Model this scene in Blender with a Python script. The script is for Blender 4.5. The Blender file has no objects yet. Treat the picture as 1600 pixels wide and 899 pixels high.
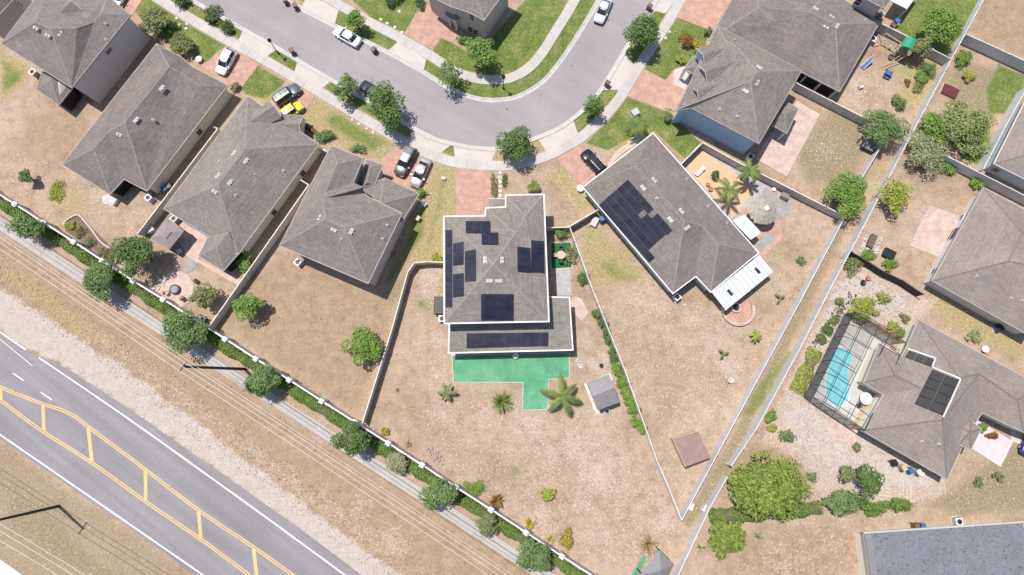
import bpy, math, random
import numpy as np
from mathutils import Vector, Matrix
random.seed(7); RNG = np.random.default_rng(7)
SC = bpy.context.scene
COL = SC.collection
# ------------------------------------------------------------------ camera, sky, sun, exposure
FPX, HC = 900.0, 82.0                      # focal length in photo pixels, flying height in metres
TILT = math.atan(160 / FPX)                # the drone camera is pitched a little forward of straight down
cam = bpy.data.objects.new('camera', bpy.data.cameras.new('camera')); COL.objects.link(cam)
cam.data.sensor_width = 36.0; cam.data.lens = 36.0 * FPX / 1600
cam.data.clip_end = 6000; cam.location = (0, 0, HC); cam.rotation_euler = (TILT, 0, 0)
SC.camera = cam
SUN = Vector((-0.295, 0.275, 1.0)).normalized()
world = bpy.data.worlds.new('World'); SC.world = world; world.use_nodes = True
wn = world.node_tree.nodes; wl = world.node_tree.links
sky = wn.new('ShaderNodeTexSky'); sky.sky_type = 'NISHITA'; sky.sun_disc = False
sky.sun_elevation = math.asin(SUN.z); sky.sun_rotation = math.atan2(SUN.x, SUN.y) % (2 * math.pi)
sky.dust_density = 1.0
wl.new(sky.outputs[0], wn['Background'].inputs[0]); wn['Background'].inputs[1].default_value = 0.11
sl = bpy.data.lights.new('sun', 'SUN'); sl.energy = 4.4; sl.angle = math.radians(0.53); sl.color = (1.0, 0.965, 0.915)
so = bpy.data.objects.new('sun', sl); COL.objects.link(so); so.rotation_euler = (-SUN).to_track_quat('-Z', 'Y').to_euler()
SC.view_settings.view_transform = 'Standard'; SC.view_settings.look = 'None'
SC.view_settings.gamma = 1.0; SC.view_settings.exposure = 0.28

# ------------------------------------------------------------------ survey: photo pixel + known height -> place in metres
CT, ST = math.cos(TILT), math.sin(TILT)
def ray(px, py):
    a = (px - 800) / FPX; b = (449.5 - py) / FPX
    return Vector((a, ST + b * CT, -CT + b * ST))
def at(px, py, z=0.0):
    d = ray(px, py); s = (HC - z) / -d.z
    return Vector((d.x * s, d.y * s, z))
def atl(pts, z=0.0): return [at(p[0], p[1], z) for p in pts]

ORDN = ('first', 'second', 'third', 'fourth', 'fifth', 'sixth', 'seventh', 'eighth', 'ninth', 'tenth')
# ------------------------------------------------------------------ mesh helpers
class MB:
    def __init__(s): s.v = []; s.f = []; s.uv = None
    def add(s, vs, fs):
        k = len(s.v); s.v += [tuple(p) for p in vs]; s.f += [[i + k for i in q] for q in fs]; return s
    def box(s, c, d, rz=0.0, taper=1.0, M=None):
        x, y, z = d[0] / 2, d[1] / 2, d[2] / 2; cs, sn = math.cos(rz), math.sin(rz); vs = []
        for zz, k in ((-z, 1.0), (z, taper)):
            for sx, sy in ((-1, -1), (1, -1), (1, 1), (-1, 1)):
                px, py = sx * x * k, sy * y * k
                vs.append(Vector((c[0] + px * cs - py * sn, c[1] + px * sn + py * cs, c[2] + zz)))
        if M: vs = [M @ p for p in vs]
        return s.add(vs, [(3, 2, 1, 0), (4, 5, 6, 7), (0, 1, 5, 4), (1, 2, 6, 5), (2, 3, 7, 6), (3, 0, 4, 7)])
    def prism(s, pts, z0, z1):
        n = len(pts); a = sum(pts[i][0] * pts[(i + 1) % n][1] - pts[(i + 1) % n][0] * pts[i][1] for i in range(n))
        if a < 0: pts = pts[::-1]
        vs = [(p[0], p[1], z0) for p in pts] + [(p[0], p[1], z1) for p in pts]
        fs = [list(range(n, 2 * n)), list(range(n))[::-1]] + [(i, (i + 1) % n, n + (i + 1) % n, n + i) for i in range(n)]
        return s.add(vs, fs)
    def tube(s, pts, radii, n=8, cap=True):
        pts = [Vector(p) for p in pts]; vs = []; fs = []
        if not hasattr(radii, '__len__'): radii = [radii] * len(pts)
        for i, p in enumerate(pts):
            d = (pts[min(i + 1, len(pts) - 1)] - pts[max(i - 1, 0)]).normalized()
            u = d.orthogonal().normalized() if i == 0 else (u - d * u.dot(d)).normalized()
            w = d.cross(u)
            for k in range(n):
                t = 2 * math.pi * k / n; vs.append(p + (u * math.cos(t) + w * math.sin(t)) * radii[i])
        for i in range(len(pts) - 1):
            for k in range(n):
                fs.append((i * n + k, i * n + (k + 1) % n, (i + 1) * n + (k + 1) % n, (i + 1) * n + k))
        if cap: fs += [list(range(n))[::-1], list(range((len(pts) - 1) * n, len(pts) * n))]
        return s.add(vs, fs)
    def lathe(s, c, prof, n=16):
        vs = []; fs = []
        for r, z in prof:
            for k in range(n):
                t = 2 * math.pi * k / n; vs.append((c[0] + r * math.cos(t), c[1] + r * math.sin(t), c[2] + z))
        for i in range(len(prof) - 1):
            for k in range(n): fs.append((i * n + k, i * n + (k + 1) % n, (i + 1) * n + (k + 1) % n, (i + 1) * n + k))
        fs += [list(range(n))[::-1], list(range((len(prof) - 1) * n, len(prof) * n))]
        return s.add(vs, fs)
    def mesh(s, name, mat, smooth=False):
        me = bpy.data.meshes.new(name); me.from_pydata(s.v, [], s.f)
        if s.uv:
            l = me.uv_layers.new(name='UVMap'); k = 0
            flat = [c for face in s.uv for c in face]
            for i, c in enumerate(flat): l.data[i].uv = c
        if mat: me.materials.append(mat)
        if smooth:
            for p in me.polygons: p.use_smooth = True
        return me
    def build(s, name, mat, parent=None, smooth=False): return part(name, s.mesh(name, mat, smooth), parent)

def part(name, me, parent=None):
    o = bpy.data.objects.new(name, me); COL.objects.link(o)
    if parent is not None:
        o.parent = parent; o.matrix_parent_inverse = Matrix.Translation(-parent.location)
    return o
def tag(o, label, cat, group=None):
    o['label'] = label; o['category'] = cat
    if group: o['group'] = group
    return o
def thing(name, label, cat, loc=(0, 0, 0), group=None):
    o = bpy.data.objects.new(name, None); COL.objects.link(o); o.location = loc; o.empty_display_size = .3
    return tag(o, label, cat, group)
def struct(name, mb, mat, smooth=False):
    o = mb.build(name, mat, None, smooth); o['kind'] = 'structure'; return o
def dup(root, loc, rz, label=None, group=None):
    r = root.copy(); COL.objects.link(r); r.location = loc; r.rotation_euler = (0, 0, rz)
    if label: r['label'] = label
    if group: r['group'] = group
    for ch in root.children:
        c = ch.copy(); COL.objects.link(c); c.parent = r
        for g in ch.children:
            d = g.copy(); COL.objects.link(d); d.parent = c
    return r
def curve(pts, n=8, closed=False):
    """Catmull-Rom through 2-D or 3-D points"""
    P = [Vector((*p, 0)[:3]) if len(p) < 3 else Vector(p) for p in pts]; out = []; m = len(P)
    rng = range(m if closed else m - 1)
    for i in rng:
        g = lambda k: P[k % m] if closed else P[min(max(k, 0), m - 1)]
        a, b, c, d = g(i - 1), g(i), g(i + 1), g(i + 2)
        for k in range(n):
            t = k / n
            out.append(0.5 * ((2 * b) + (c - a) * t + (2 * a - 5 * b + 4 * c - d) * t * t + (3 * b - a - 3 * c + d) * t ** 3))
    if not closed: out.append(P[-1])
    return out
def resample(P, step):
    L = [0]
    for i in range(1, len(P)): L.append(L[-1] + (P[i] - P[i - 1]).length)
    n = max(1, round(L[-1] / step)); out = []; j = 0
    for k in range(n + 1):
        t = L[-1] * k / n
        while j < len(P) - 2 and L[j + 1] < t: j += 1
        out.append(P[j].lerp(P[j + 1], (t - L[j]) / max(1e-6, L[j + 1] - L[j])))
    return out
def offset(P, d):
    out = []
    for i, p in enumerate(P):
        t = (P[min(i + 1, len(P) - 1)] - P[max(i - 1, 0)]); t.z = 0; t.normalize()
        out.append(p + Vector((-t.y, t.x, 0)) * d)
    return out

def earclip(pts):
    n = len(pts); idx = list(range(n)); out = []
    cr = lambda i, j, k: (pts[j].x - pts[i].x) * (pts[k].y - pts[i].y) - (pts[j].y - pts[i].y) * (pts[k].x - pts[i].x)
    if sum(pts[i - 1].x * pts[i].y - pts[i].x * pts[i - 1].y for i in range(n)) < 0: idx.reverse()
    while len(idx) > 3:
        done = False
        for m in range(len(idx)):
            i, j, k = idx[m - 1], idx[m], idx[(m + 1) % len(idx)]
            if cr(i, j, k) <= 1e-9: continue
            if any(cr(i, j, q) >= 0 and cr(j, k, q) >= 0 and cr(k, i, q) >= 0 for q in idx if q not in (i, j, k)): continue
            out.append((i, j, k)); idx.pop(m); done = True; break
        if not done: break
    out.append(tuple(idx[:3])); return out

# ------------------------------------------------------------------ procedural materials
def nodes(name):
    m = bpy.data.materials.new(name); m.use_nodes = True; nt = m.node_tree
    return m, nt, nt.nodes['Principled BSDF'], nt.nodes.new, nt.links.new
def ramp(nt, fac, stops):
    r = nt.nodes.new('ShaderNodeValToRGB'); e = r.color_ramp.elements
    while len(e) < len(stops): e.new(0.5)
    for k, (p, c) in zip(e, stops): k.position = p; k.color = (*c, 1)
    nt.links.new(fac, r.inputs[0]); return r.outputs[0]
def noise(nt, co, scale, detail=4, rough=.55):
    n = nt.nodes.new('ShaderNodeTexNoise'); n.inputs['Scale'].default_value = scale
    n.inputs['Detail'].default_value = detail; n.inputs['Roughness'].default_value = rough
    if co is not None: nt.links.new(co, n.inputs['Vector'])
    return n.outputs[0]
def mixc(nt, f, a, b, mode='MIX'):
    m = nt.nodes.new('ShaderNodeMix'); m.data_type = 'RGBA'; m.blend_type = mode
    for s, v in ((m.inputs[0], f), (m.inputs[6], a), (m.inputs[7], b)):
        if hasattr(v, 'is_linked'): nt.links.new(v, s)
        elif isinstance(v, (int, float)): s.default_value = v
        else: s.default_value = (*v, 1)
    return m.outputs[2]
def math_(nt, op, a, b, clamp=False):
    m = nt.nodes.new('ShaderNodeMath'); m.operation = op; m.use_clamp = clamp
    for s, v in ((m.inputs[0], a), (m.inputs[1], b)):
        if hasattr(v, 'is_linked'): nt.links.new(v, s)
        else: s.default_value = v
    return m.outputs[0]
def objco(nt): return nt.nodes.new('ShaderNodeTexCoord').outputs['Object']
def poso(nt): return nt.nodes.new('ShaderNodeNewGeometry').outputs['Position']
def bumpit(nt, h, bsdf, strength, dist=.05):
    b = nt.nodes.new('ShaderNodeBump'); b.inputs['Strength'].default_value = strength; b.inputs['Distance'].default_value = dist
    nt.links.new(h, b.inputs['Height']); nt.links.new(b.outputs[0], bsdf.inputs['Normal'])
def M(name, col, var=.18, scale=1.5, rough=.8, bump=0., metal=0., spec=.4, col2=None, fine=9., fvar=.12, coat=0.):
    """plain surface with wear: large and fine noise modulate the colour"""
    m, nt, b, N, L = nodes(name); co = poso(nt)
    c2 = col2 or tuple(c * (1 - var) for c in col); c1 = col if col2 else tuple(min(1, c * (1 + var * .6)) for c in col)
    n1 = noise(nt, co, scale, 5); n2 = noise(nt, co, fine, 3)
    base = ramp(nt, n1, [(.3, c2), (.7, c1)])
    f = ramp(nt, n2, [(.3, (1 - fvar,) * 3), (.7, (1 + fvar * .5,) * 3)])
    L(mixc(nt, 1.0, base, f, 'MULTIPLY'), b.inputs['Base Color'])
    b.inputs['Roughness'].default_value = rough; b.inputs['Metallic'].default_value = metal
    b.inputs['Specular IOR Level'].default_value = spec; b.inputs['Coat Weight'].default_value = coat
    if bump: bumpit(nt, n2, b, bump)
    return m
def roofmat(name, col, rows=.26, contrast=.28, streak=.16):
    m, nt, b, N, L = nodes(name); uv = N('ShaderNodeUVMap').outputs[0]
    br = N('ShaderNodeTexBrick'); L(uv, br.inputs['Vector']); br.inputs['Scale'].default_value = 1.0
    br.inputs['Brick Width'].default_value = .8; br.inputs['Row Height'].default_value = rows
    br.inputs['Mortar Size'].default_value = .035; br.inputs['Mortar Smooth'].default_value = .4; br.inputs['Bias'].default_value = 0
    k = contrast
    br.inputs['Color1'].default_value = tuple(c * (1 - k * .45) for c in col) + (1,)
    br.inputs['Color2'].default_value = tuple(c * (1 + k * .45) for c in col) + (1,)
    br.inputs['Mortar'].default_value = tuple(c * (1 - k * .8) for c in col) + (1,)
    mp = N('ShaderNodeMapping'); mp.inputs['Scale'].default_value = (2.6, .5, 1); L(uv, mp.inputs[0])
    n1 = noise(nt, mp.outputs[0], 1.6, 4); n2 = noise(nt, poso(nt), .25, 3); n3 = noise(nt, poso(nt), 5.0, 3, .7)
    mq = N('ShaderNodeMapping'); mq.inputs['Scale'].default_value = (.35, 4.5, 1); L(uv, mq.inputs[0]); n4 = noise(nt, mq.outputs[0], 1.0, 4, .7)
    c = mixc(nt, 1.0, br.outputs[0], ramp(nt, n4, [(.32, (.86,) * 3), (.68, (1.10,) * 3)]), 'MULTIPLY')
    c = mixc(nt, 1.0, c, ramp(nt, n1, [(.3, (1 - streak,) * 3), (.7, (1 + streak * .5,) * 3)]), 'MULTIPLY')
    c = mixc(nt, 1.0, c, ramp(nt, n2, [(.35, (.9, .9, .9)), (.65, (1.08, 1.06, 1.03))]), 'MULTIPLY')
    c = mixc(nt, 1.0, c, ramp(nt, n3, [(.33, (.84, .84, .85)), (.67, (1.12, 1.12, 1.11))]), 'MULTIPLY')
    L(c, b.inputs['Base Color']); b.inputs['Roughness'].default_value = .92; b.inputs['Specular IOR Level'].default_value = .25
    bumpit(nt, br.outputs['Fac'], b, .4, .02)
    return m
def pavermat(name, c1, c2, mortar, w=.4, h=.2, rot=.6, var=.25):
    m, nt, b, N, L = nodes(name); co = poso(nt)
    mp = N('ShaderNodeMapping'); mp.inputs['Rotation'].default_value = (0, 0, rot); L(co, mp.inputs[0])
    br = N('ShaderNodeTexBrick'); L(mp.outputs[0], br.inputs['Vector']); br.inputs['Scale'].default_value = 1
    br.inputs['Brick Width'].default_value = w; br.inputs['Row Height'].default_value = h; br.inputs['Mortar Size'].default_value = .012
    br.inputs['Color1'].default_value = (*c1, 1); br.inputs['Color2'].default_value = (*c2, 1); br.inputs['Mortar'].default_value = (*mortar, 1)
    n = noise(nt, co, .9, 5); n2 = noise(nt, co, 7, 3)
    c = mixc(nt, 1.0, br.outputs[0], ramp(nt, n, [(.3, (1 - var,) * 3), (.7, (1.1, 1.08, 1.06))]), 'MULTIPLY')
    c = mixc(nt, 1.0, c, ramp(nt, n2, [(.3, (.85, .85, .85)), (.7, (1.08,) * 3)]), 'MULTIPLY')
    L(c, b.inputs['Base Color']); b.inputs['Roughness'].default_value = .85; bumpit(nt, br.outputs['Fac'], b, -.3, .01)
    return m
def asphalt(name, col, ang, streak=.12, crack=.25):
    m, nt, b, N, L = nodes(name); co = poso(nt)
    mp = N('ShaderNodeMapping'); mp.inputs['Rotation'].default_value = (0, 0, -ang); L(co, mp.inputs[0])
    m2 = N('ShaderNodeMapping'); m2.inputs['Scale'].default_value = (.03, .75, 1); L(mp.outputs[0], m2.inputs[0])
    s = noise(nt, m2.outputs[0], 1.0, 3); big = noise(nt, co, .07, 4); fine = noise(nt, co, 4.0, 4, .7)
    c = ramp(nt, big, [(.35, tuple(k * .90 for k in col)), (.65, tuple(k * 1.08 for k in col))])
    c = mixc(nt, 1, c, ramp(nt, s, [(.32, (1 - streak,) * 3), (.68, (1 + streak * .8,) * 3)]), 'MULTIPLY')
    c = mixc(nt, 1, c, ramp(nt, fine, [(.3, (.88,) * 3), (.7, (1.09,) * 3)]), 'MULTIPLY')
    w = N('ShaderNodeTexVoronoi'); w.feature = 'DISTANCE_TO_EDGE'; w.inputs['Scale'].default_value = .11
    dis = N('ShaderNodeMix'); dis.data_type = 'VECTOR'; dis.inputs[0].default_value = .04; L(co, dis.inputs[4]); nn = N('ShaderNodeTexNoise'); nn.inputs['Scale'].default_value = .6; L(co, nn.inputs['Vector']); sc = N('ShaderNodeVectorMath'); sc.operation = 'SCALE'; sc.inputs['Scale'].default_value = 60; L(nn.outputs['Color'], sc.inputs[0]); L(sc.outputs[0], dis.inputs[5]); L(dis.outputs[1], w.inputs['Vector'])
    cr = math_(nt, 'MULTIPLY', math_(nt, 'LESS_THAN', w.outputs['Distance'], .006), math_(nt, 'GREATER_THAN', big, .5))
    c = mixc(nt, math_(nt, 'MULTIPLY', cr, crack), c, tuple(k * .45 for k in col))
    oil = noise(nt, co, .55, 3); c = mixc(nt, math_(nt, 'MULTIPLY', math_(nt, 'GREATER_THAN', oil, .68), .10), c, tuple(k * .5 for k in col))
    L(c, b.inputs['Base Color']); b.inputs['Roughness'].default_value = .9; bumpit(nt, fine, b, .15, .02); return m
def paint(name, col, under):
    m, nt, b, N, L = nodes(name); co = poso(nt); n = noise(nt, co, 2.2, 6, .75); n2 = noise(nt, co, .3, 2)
    f = math_(nt, 'GREATER_THAN', math_(nt, 'ADD', n, math_(nt, 'MULTIPLY', n2, .3)), .79)
    c = mixc(nt, math_(nt, 'MULTIPLY', f, .6), ramp(nt, n2, [(.3, tuple(k * .85 for k in col)), (.7, col)]), under); L(c, b.inputs['Base Color']); b.inputs['Roughness'].default_value = .75; return m
def leafmat(name, col, hue=.35, rough=.55, trans=.3):
    m, nt, b, N, L = nodes(name)
    a = N('ShaderNodeAttribute'); a.attribute_name = 'lv'
    lo = tuple(c * (1 - hue) for c in col); hi = (min(1, col[0] * (1 + hue * 1.5)), min(1, col[1] * (1 + hue)), col[2] * (1 + hue * .6))
    c = ramp(nt, a.outputs['Fac'], [(0.0, lo), (.5, col), (1.0, hi)])
    L(c, b.inputs['Base Color']); b.inputs['Roughness'].default_value = rough; b.inputs['Specular IOR Level'].default_value = .35
    t = N('ShaderNodeBsdfTranslucent'); L(c, t.inputs[0]); mx = N('ShaderNodeMixShader'); mx.inputs[0].default_value = trans
    L(b.outputs[0], mx.inputs[1]); L(t.outputs[0], mx.inputs[2]); L(mx.outputs[0], nt.nodes['Material Output'].inputs[0])
    return m
def glassmat(name, col, rough=.08):
    m, nt, b, N, L = nodes(name)
    n = noise(nt, poso(nt), .8, 2); L(ramp(nt, n, [(.3, tuple(c * .7 for c in col)), (.7, tuple(c * 1.3 for c in col))]), b.inputs['Base Color'])
    b.inputs['Roughness'].default_value = rough; b.inputs['Specular IOR Level'].default_value = .35
    return m
def screenmat(name, col, alpha):
    m, nt, b, N, L = nodes(name); n = noise(nt, poso(nt), 3, 2)
    L(ramp(nt, n, [(.3, tuple(c * .8 for c in col)), (.7, col)]), b.inputs['Base Color']); b.inputs['Roughness'].default_value = .9
    t = N('ShaderNodeBsdfTransparent'); mx = N('ShaderNodeMixShader'); mx.inputs[0].default_value = alpha
    L(t.outputs[0], mx.inputs[1]); L(b.outputs[0], mx.inputs[2]); L(mx.outputs[0], nt.nodes['Material Output'].inputs[0])
    return m
MAT = dict(
  roof=roofmat('shingle taupe', (.228, .198, .182)), roof2=roofmat('shingle warm grey', (.245, .215, .197)),
  roof3=roofmat('shingle brown', (.215, .183, .170)), roofL=roofmat('shingle pale', (.25, .235, .205)),
  roofW=roofmat('weathered shingle', (.262, .222, .200), contrast=.16, streak=.12),
  capD=M('old ridge shingle', (.185, .155, .142), .2, 3), cap=M('ridge shingle', (.27, .235, .210), .25, 3),
  fascia=M('fascia cream', (.46, .42, .39), .1), fasciaW=M('fascia white', (.74, .71, .68), .06), fasciaG=M('fascia grey', (.36, .33, .31), .1),
  stuccoT=M('stucco tan', (.72, .65, .53), .08, 1.2, .9), stuccoG=M('stucco grey', (.54, .50, .50), .06, .8, .9),
  stuccoB=M('stucco blue', (.40, .54, .72), .06, .8, .9), stuccoBr=M('stucco mocha', (.48, .42, .39), .06, .8, .9),
  stuccoC=M('stucco cream', (.78, .73, .61), .08, .8, .9), stuccoW=M('stucco off white', (.62, .60, .60), .06, .8, .9), stuccoS=M('stucco sea grey', (.50, .57, .60), .06, .8, .9),
  soffit=M('soffit', (.5, .47, .43), .05), trim=M('white trim', (.8, .79, .77), .05, rough=.5),
  glass=glassmat('window glass', (.025, .03, .04)), carglass=glassmat('car glass', (.02, .028, .036), .22),
  solar=glassmat('solar cell', (.021, .022, .037), .3), solarB=glassmat('solar thermal', (.012, .011, .014), .45), rail=M('aluminium', (.55, .55, .56), .1, metal=.6, rough=.4),
  conc=M('pale concrete', (.51, .45, .405), .10, .5, .85, fvar=.08), walk=M('sidewalk concrete', (.48, .435, .40), .14, .4, .88, fvar=.1),
  kerb=M('kerb concrete', (.49, .455, .43), .14, .7, .85), pathc=M('footpath concrete', (.42, .38, .345), .12, .5, .9),
  street=asphalt('aged street asphalt', (.295, .262, .262), -.55, .06, .15),
  paver=pavermat('pink pavers', (.52, .31, .23), (.46, .27, .205), (.40, .27, .22)), paverL=pavermat('pale pink pavers', (.60, .435, .375), (.54, .395, .34), (.5, .37, .325)),
  paverG=pavermat('grey pavers', (.36, .34, .32), (.31, .29, .28), (.27, .25, .24), .3, .3), peach=M('peach sand', (.60, .40, .25), .1, 1.2, .95, .2, fine=12),
  grav=M('grey gravel', (.42, .39, .38), .15, 1.5, .95, .3, fine=14, fvar=.25), sand=M('pale shell rubble', (.50, .42, .38), .2, 1, .95, .3, fine=8, fvar=.3),
  turf=None, turfD=M('artificial turf', (.012, .12, .045), .2, 3, .9, .3),
  white=M('white vinyl', (.62, .61, .60), .10, 1, .5), vinylT=M('tan vinyl', (.56, .52, .46), .07, 1, .6), vinylTop=M('cream vinyl', (.70, .65, .58), .05, 1, .55),
  vinylG=M('grey vinyl', (.46, .435, .42), .07, 1, .6), vinylW=M('cool white vinyl', (.58, .58, .61), .06, 1, .55), wood=M('weathered dark wood', (.075, .062, .058), .3, 2, .9), bark=M('bark', (.13, .10, .075), .3, 4, .95, .4),
  metalD=M('dark metal', (.02, .02, .022), .2, rough=.5), metalW=M('white sheet metal', (.60, .62, .65), .06, 1, .35), metalG=M('grey corrugated', (.22, .205, .21), .12, 1.5, .5),
  poleW=M('creosoted pole', (.05, .042, .038), .3, 3, .9), wire=M('cable', (.62, .58, .54), .05, rough=.5),
  black=M('black plastic', (.018, .018, .02), .2, rough=.5), brownP=M('brown bin plastic', (.16, .095, .065), .15, rough=.55), blueP=M('blue bin plastic', (.05, .14, .36), .15, rough=.45),
  tanP=M('tan plastic', (.52, .38, .25), .1, rough=.5), greyP=M('grey plastic', (.42, .42, .43), .1, rough=.5), greenP=M('green plastic', (.03, .30, .16), .12, rough=.45),
  pinkP=M('pink plastic', (.75, .40, .50), .1, rough=.5), redB=M('oxblood metal', (.12, .028, .035), .15, rough=.5), thatch=M('thatch', (.42, .37, .31), .25, 2.5, .95, .6, fine=12, fvar=.4),
  canopy=M('grey lilac canvas', (.27, .225, .23), .1, 1, .85), terra=M('terracotta', (.40, .16, .09), .2, 3), stone=M('pale stone', (.55, .51, .47), .2, 4, .9, .3), water=None,
  brownroof=M('brown felt roof', (.290, .190, .170), .12, 1.2, .9, fine=10), timber=M('pale timber', (.50, .38, .27), .15, 3, .8))
def worn_paint():
    m, nt, b, N, L = nodes('worn green paint'); co = poso(nt); big = noise(nt, co, .28, 5, .6); mid = noise(nt, co, 1.1, 6, .7); fi = noise(nt, co, 6, 4, .7)
    c = ramp(nt, big, [(.32, (.062, .235, .12)), (.5, (.095, .295, .16)), (.68, (.14, .345, .20))])
    c = mixc(nt, math_(nt, 'MULTIPLY', math_(nt, 'MULTIPLY', math_(nt, 'SUBTRACT', mid, .57), 7, True), .5), c, (.30, .40, .30))
    c = mixc(nt, math_(nt, 'MULTIPLY', math_(nt, 'MULTIPLY', math_(nt, 'SUBTRACT', .42, mid), 8, True), .45), c, (.05, .16, .09))
    c = mixc(nt, 1, c, ramp(nt, fi, [(.3, (.86,) * 3), (.7, (1.1,) * 3)]), 'MULTIPLY'); L(c, b.inputs['Base Color']); b.inputs['Roughness'].default_value = .85; return m
MAT['turf'] = worn_paint(); MAT['solar2'] = glassmat('solar cell dusty', (.024, .025, .040), .32)
MAT['screen'] = screenmat('insect screen', (.06, .06, .065), .16)
MAT['screenW'] = screenmat('side screen', (.045, .047, .055), .66)
MAT['screenOrShade'] = screenmat('dark lanai screen or shade', (.012, .012, .015), .88)  # lanai screens, and the painted shade of open lanai sides
LEAF = dict(oak=leafmat('oak leaves', (.125, .200, .055)), bright=leafmat('bright leaves', (.190, .300, .058)), olive=leafmat('olive leaves', (.215, .245, .100)),
  lime=leafmat('lime leaves', (.33, .38, .07)), hedge=leafmat('hedge leaves', (.160, .250, .050)), dark=leafmat('dark leaves', (.085, .140, .045)),
  pale=leafmat('pale flowering leaves', (.32, .35, .19), .5), sage=leafmat('sage leaves', (.24, .30, .105), .45), twotone=leafmat('two tone leaves', (.215, .29, .058), .55), palm=leafmat('palm fronds', (.19, .25, .065), .35), straw=leafmat('dry fronds', (.36, .29, .13), .3),
  rust=leafmat('bronze leaves', (.22, .12, .035), .45), yel=leafmat('yellow leaves', (.36, .32, .05), .35), mint=leafmat('mid green leaves', (.165, .250, .085)))

# ------------------------------------------------------------------ ground: one sheet, painted with what grows or lies there
def ground():
    x = np.concatenate([-95 - np.geomspace(1, 2400, 26)[::-1], np.arange(-95, 95.01, .3), 95 + np.geomspace(1, 2400, 26)])
    y = np.concatenate([-38 - np.geomspace(1, 2400, 26)[::-1], np.arange(-38, 74.01, .3), 74 + np.geomspace(1, 2400, 26)])
    X, Y = np.meshgrid(x, y); nx, ny = len(x), len(y)
    mk = np.zeros((6, ny, nx), np.float32)          # green, pale rubble, straw, orange soil, gravel, olive
    def poly(ch, pts, val=1.0, feather=.4, world=False):
        P = np.array([(p.x, p.y) for p in (pts if world else atl(pts))])
        i0, i1 = np.searchsorted(x, [P[:, 0].min() - feather - .3, P[:, 0].max() + feather + .3]); j0, j1 = np.searchsorted(y, [P[:, 1].min() - feather - .3, P[:, 1].max() + feather + .3])
        if i1 <= i0 or j1 <= j0: return
        xs, ys = X[j0:j1, i0:i1], Y[j0:j1, i0:i1]; ins = np.zeros(xs.shape, bool); dist = np.full(xs.shape, 1e9)
        for k in range(len(P)):
            (ax, ay), (bx, by) = P[k], P[(k + 1) % len(P)]
            c = (ay > ys) != (by > ys); ins ^= c & (xs < (bx - ax) * (ys - ay) / (by - ay + 1e-12) + ax)
            t = np.clip(((xs - ax) * (bx - ax) + (ys - ay) * (by - ay)) / ((bx - ax) ** 2 + (by - ay) ** 2 + 1e-9), 0, 1)
            dist = np.minimum(dist, np.hypot(xs - ax - t * (bx - ax), ys - ay - t * (by - ay)))
        w = np.clip(.5 + np.where(ins, dist, -dist) / (2 * feather), 0, 1) * val
        sl = mk[ch, j0:j1, i0:i1]
        if val > 0: np.maximum(sl, w, out=sl)
        else: sl *= (1 + w)
    def spot(ch, px, py, r, val=.8, ry=None):
        c = at(px, py); d = np.hypot((X - c.x) / r, (Y - c.y) / (ry or r)); w = np.clip(1.15 - d, 0, 1) * val
        np.maximum(mk[ch], w.astype(np.float32), out=mk[ch])
    for ch, val, fe, pts in GROUND_POLYS: poly(ch, pts, val, fe)
    for s in GROUND_SPOTS: spot(*s)
    Z = np.zeros_like(X)
    me = bpy.data.meshes.new('ground'); nv = nx * ny
    me.vertices.add(nv); me.vertices.foreach_set('co', np.stack([X, Y, Z], -1).astype(np.float32).ravel())
    i = np.arange(nv).reshape(ny, nx); q = np.stack([i[:-1, :-1], i[:-1, 1:], i[1:, 1:], i[1:, :-1]], -1).reshape(-1, 4)
    me.loops.add(q.size); me.loops.foreach_set('vertex_index', q.ravel().astype(np.int32))
    me.polygons.add(len(q)); me.polygons.foreach_set('loop_start', (np.arange(len(q)) * 4).astype(np.int32)); me.polygons.foreach_set('loop_total', np.full(len(q), 4, np.int32))
    me.update()
    for nm, a in (('ma', 0), ('mb', 3)):
        at_ = me.color_attributes.new(nm, 'FLOAT_COLOR', 'POINT')
        at_.data.foreach_set('color', np.concatenate([np.stack([mk[a], mk[a + 1], mk[a + 2]], -1), np.ones((ny, nx, 1), np.float32)], -1).ravel())
    # material
    m, nt, b, N, L = nodes('dry yard ground'); co = poso(nt)
    big = noise(nt, co, .11, 5, .6); mid = noise(nt, co, .65, 5, .65); fin = noise(nt, co, 3.2, 4, .7); fin2 = noise(nt, co, 9.0, 2, .6)
    c = ramp(nt, big, [(.33, (.320, .228, .160)), (.5, (.385, .285, .210)), (.67, (.430, .332, .256))])
    c = mixc(nt, 1, c, ramp(nt, mid, [(.32, (.80, .79, .74)), (.5, (1, 1, 1)), (.68, (1.13, 1.11, 1.08))]), 'MULTIPLY')
    A = N('ShaderNodeAttribute'); A.attribute_name = 'ma'; B = N('ShaderNodeAttribute'); B.attribute_name = 'mb'
    sa = N('ShaderNodeSeparateColor'); L(A.outputs['Color'], sa.inputs[0]); sb = N('ShaderNodeSeparateColor'); L(B.outputs['Color'], sb.inputs[0])
    def mask(out, nz, amt=1.1, sharp=5.0):
        s = math_(nt, 'MULTIPLY', math_(nt, 'SUBTRACT', nz, .5), amt)
        s = math_(nt, 'ADD', out, s); s = math_(nt, 'MULTIPLY', math_(nt, 'SUBTRACT', s, .5), sharp)
        g = math_(nt, 'GREATER_THAN', out, .01)
        return math_(nt, 'MULTIPLY', math_(nt, 'ADD', s, .5, True), g)
    blend = math_(nt, 'ADD', math_(nt, 'MULTIPLY', mid, .6), math_(nt, 'MULTIPLY', fin, .4))
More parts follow.
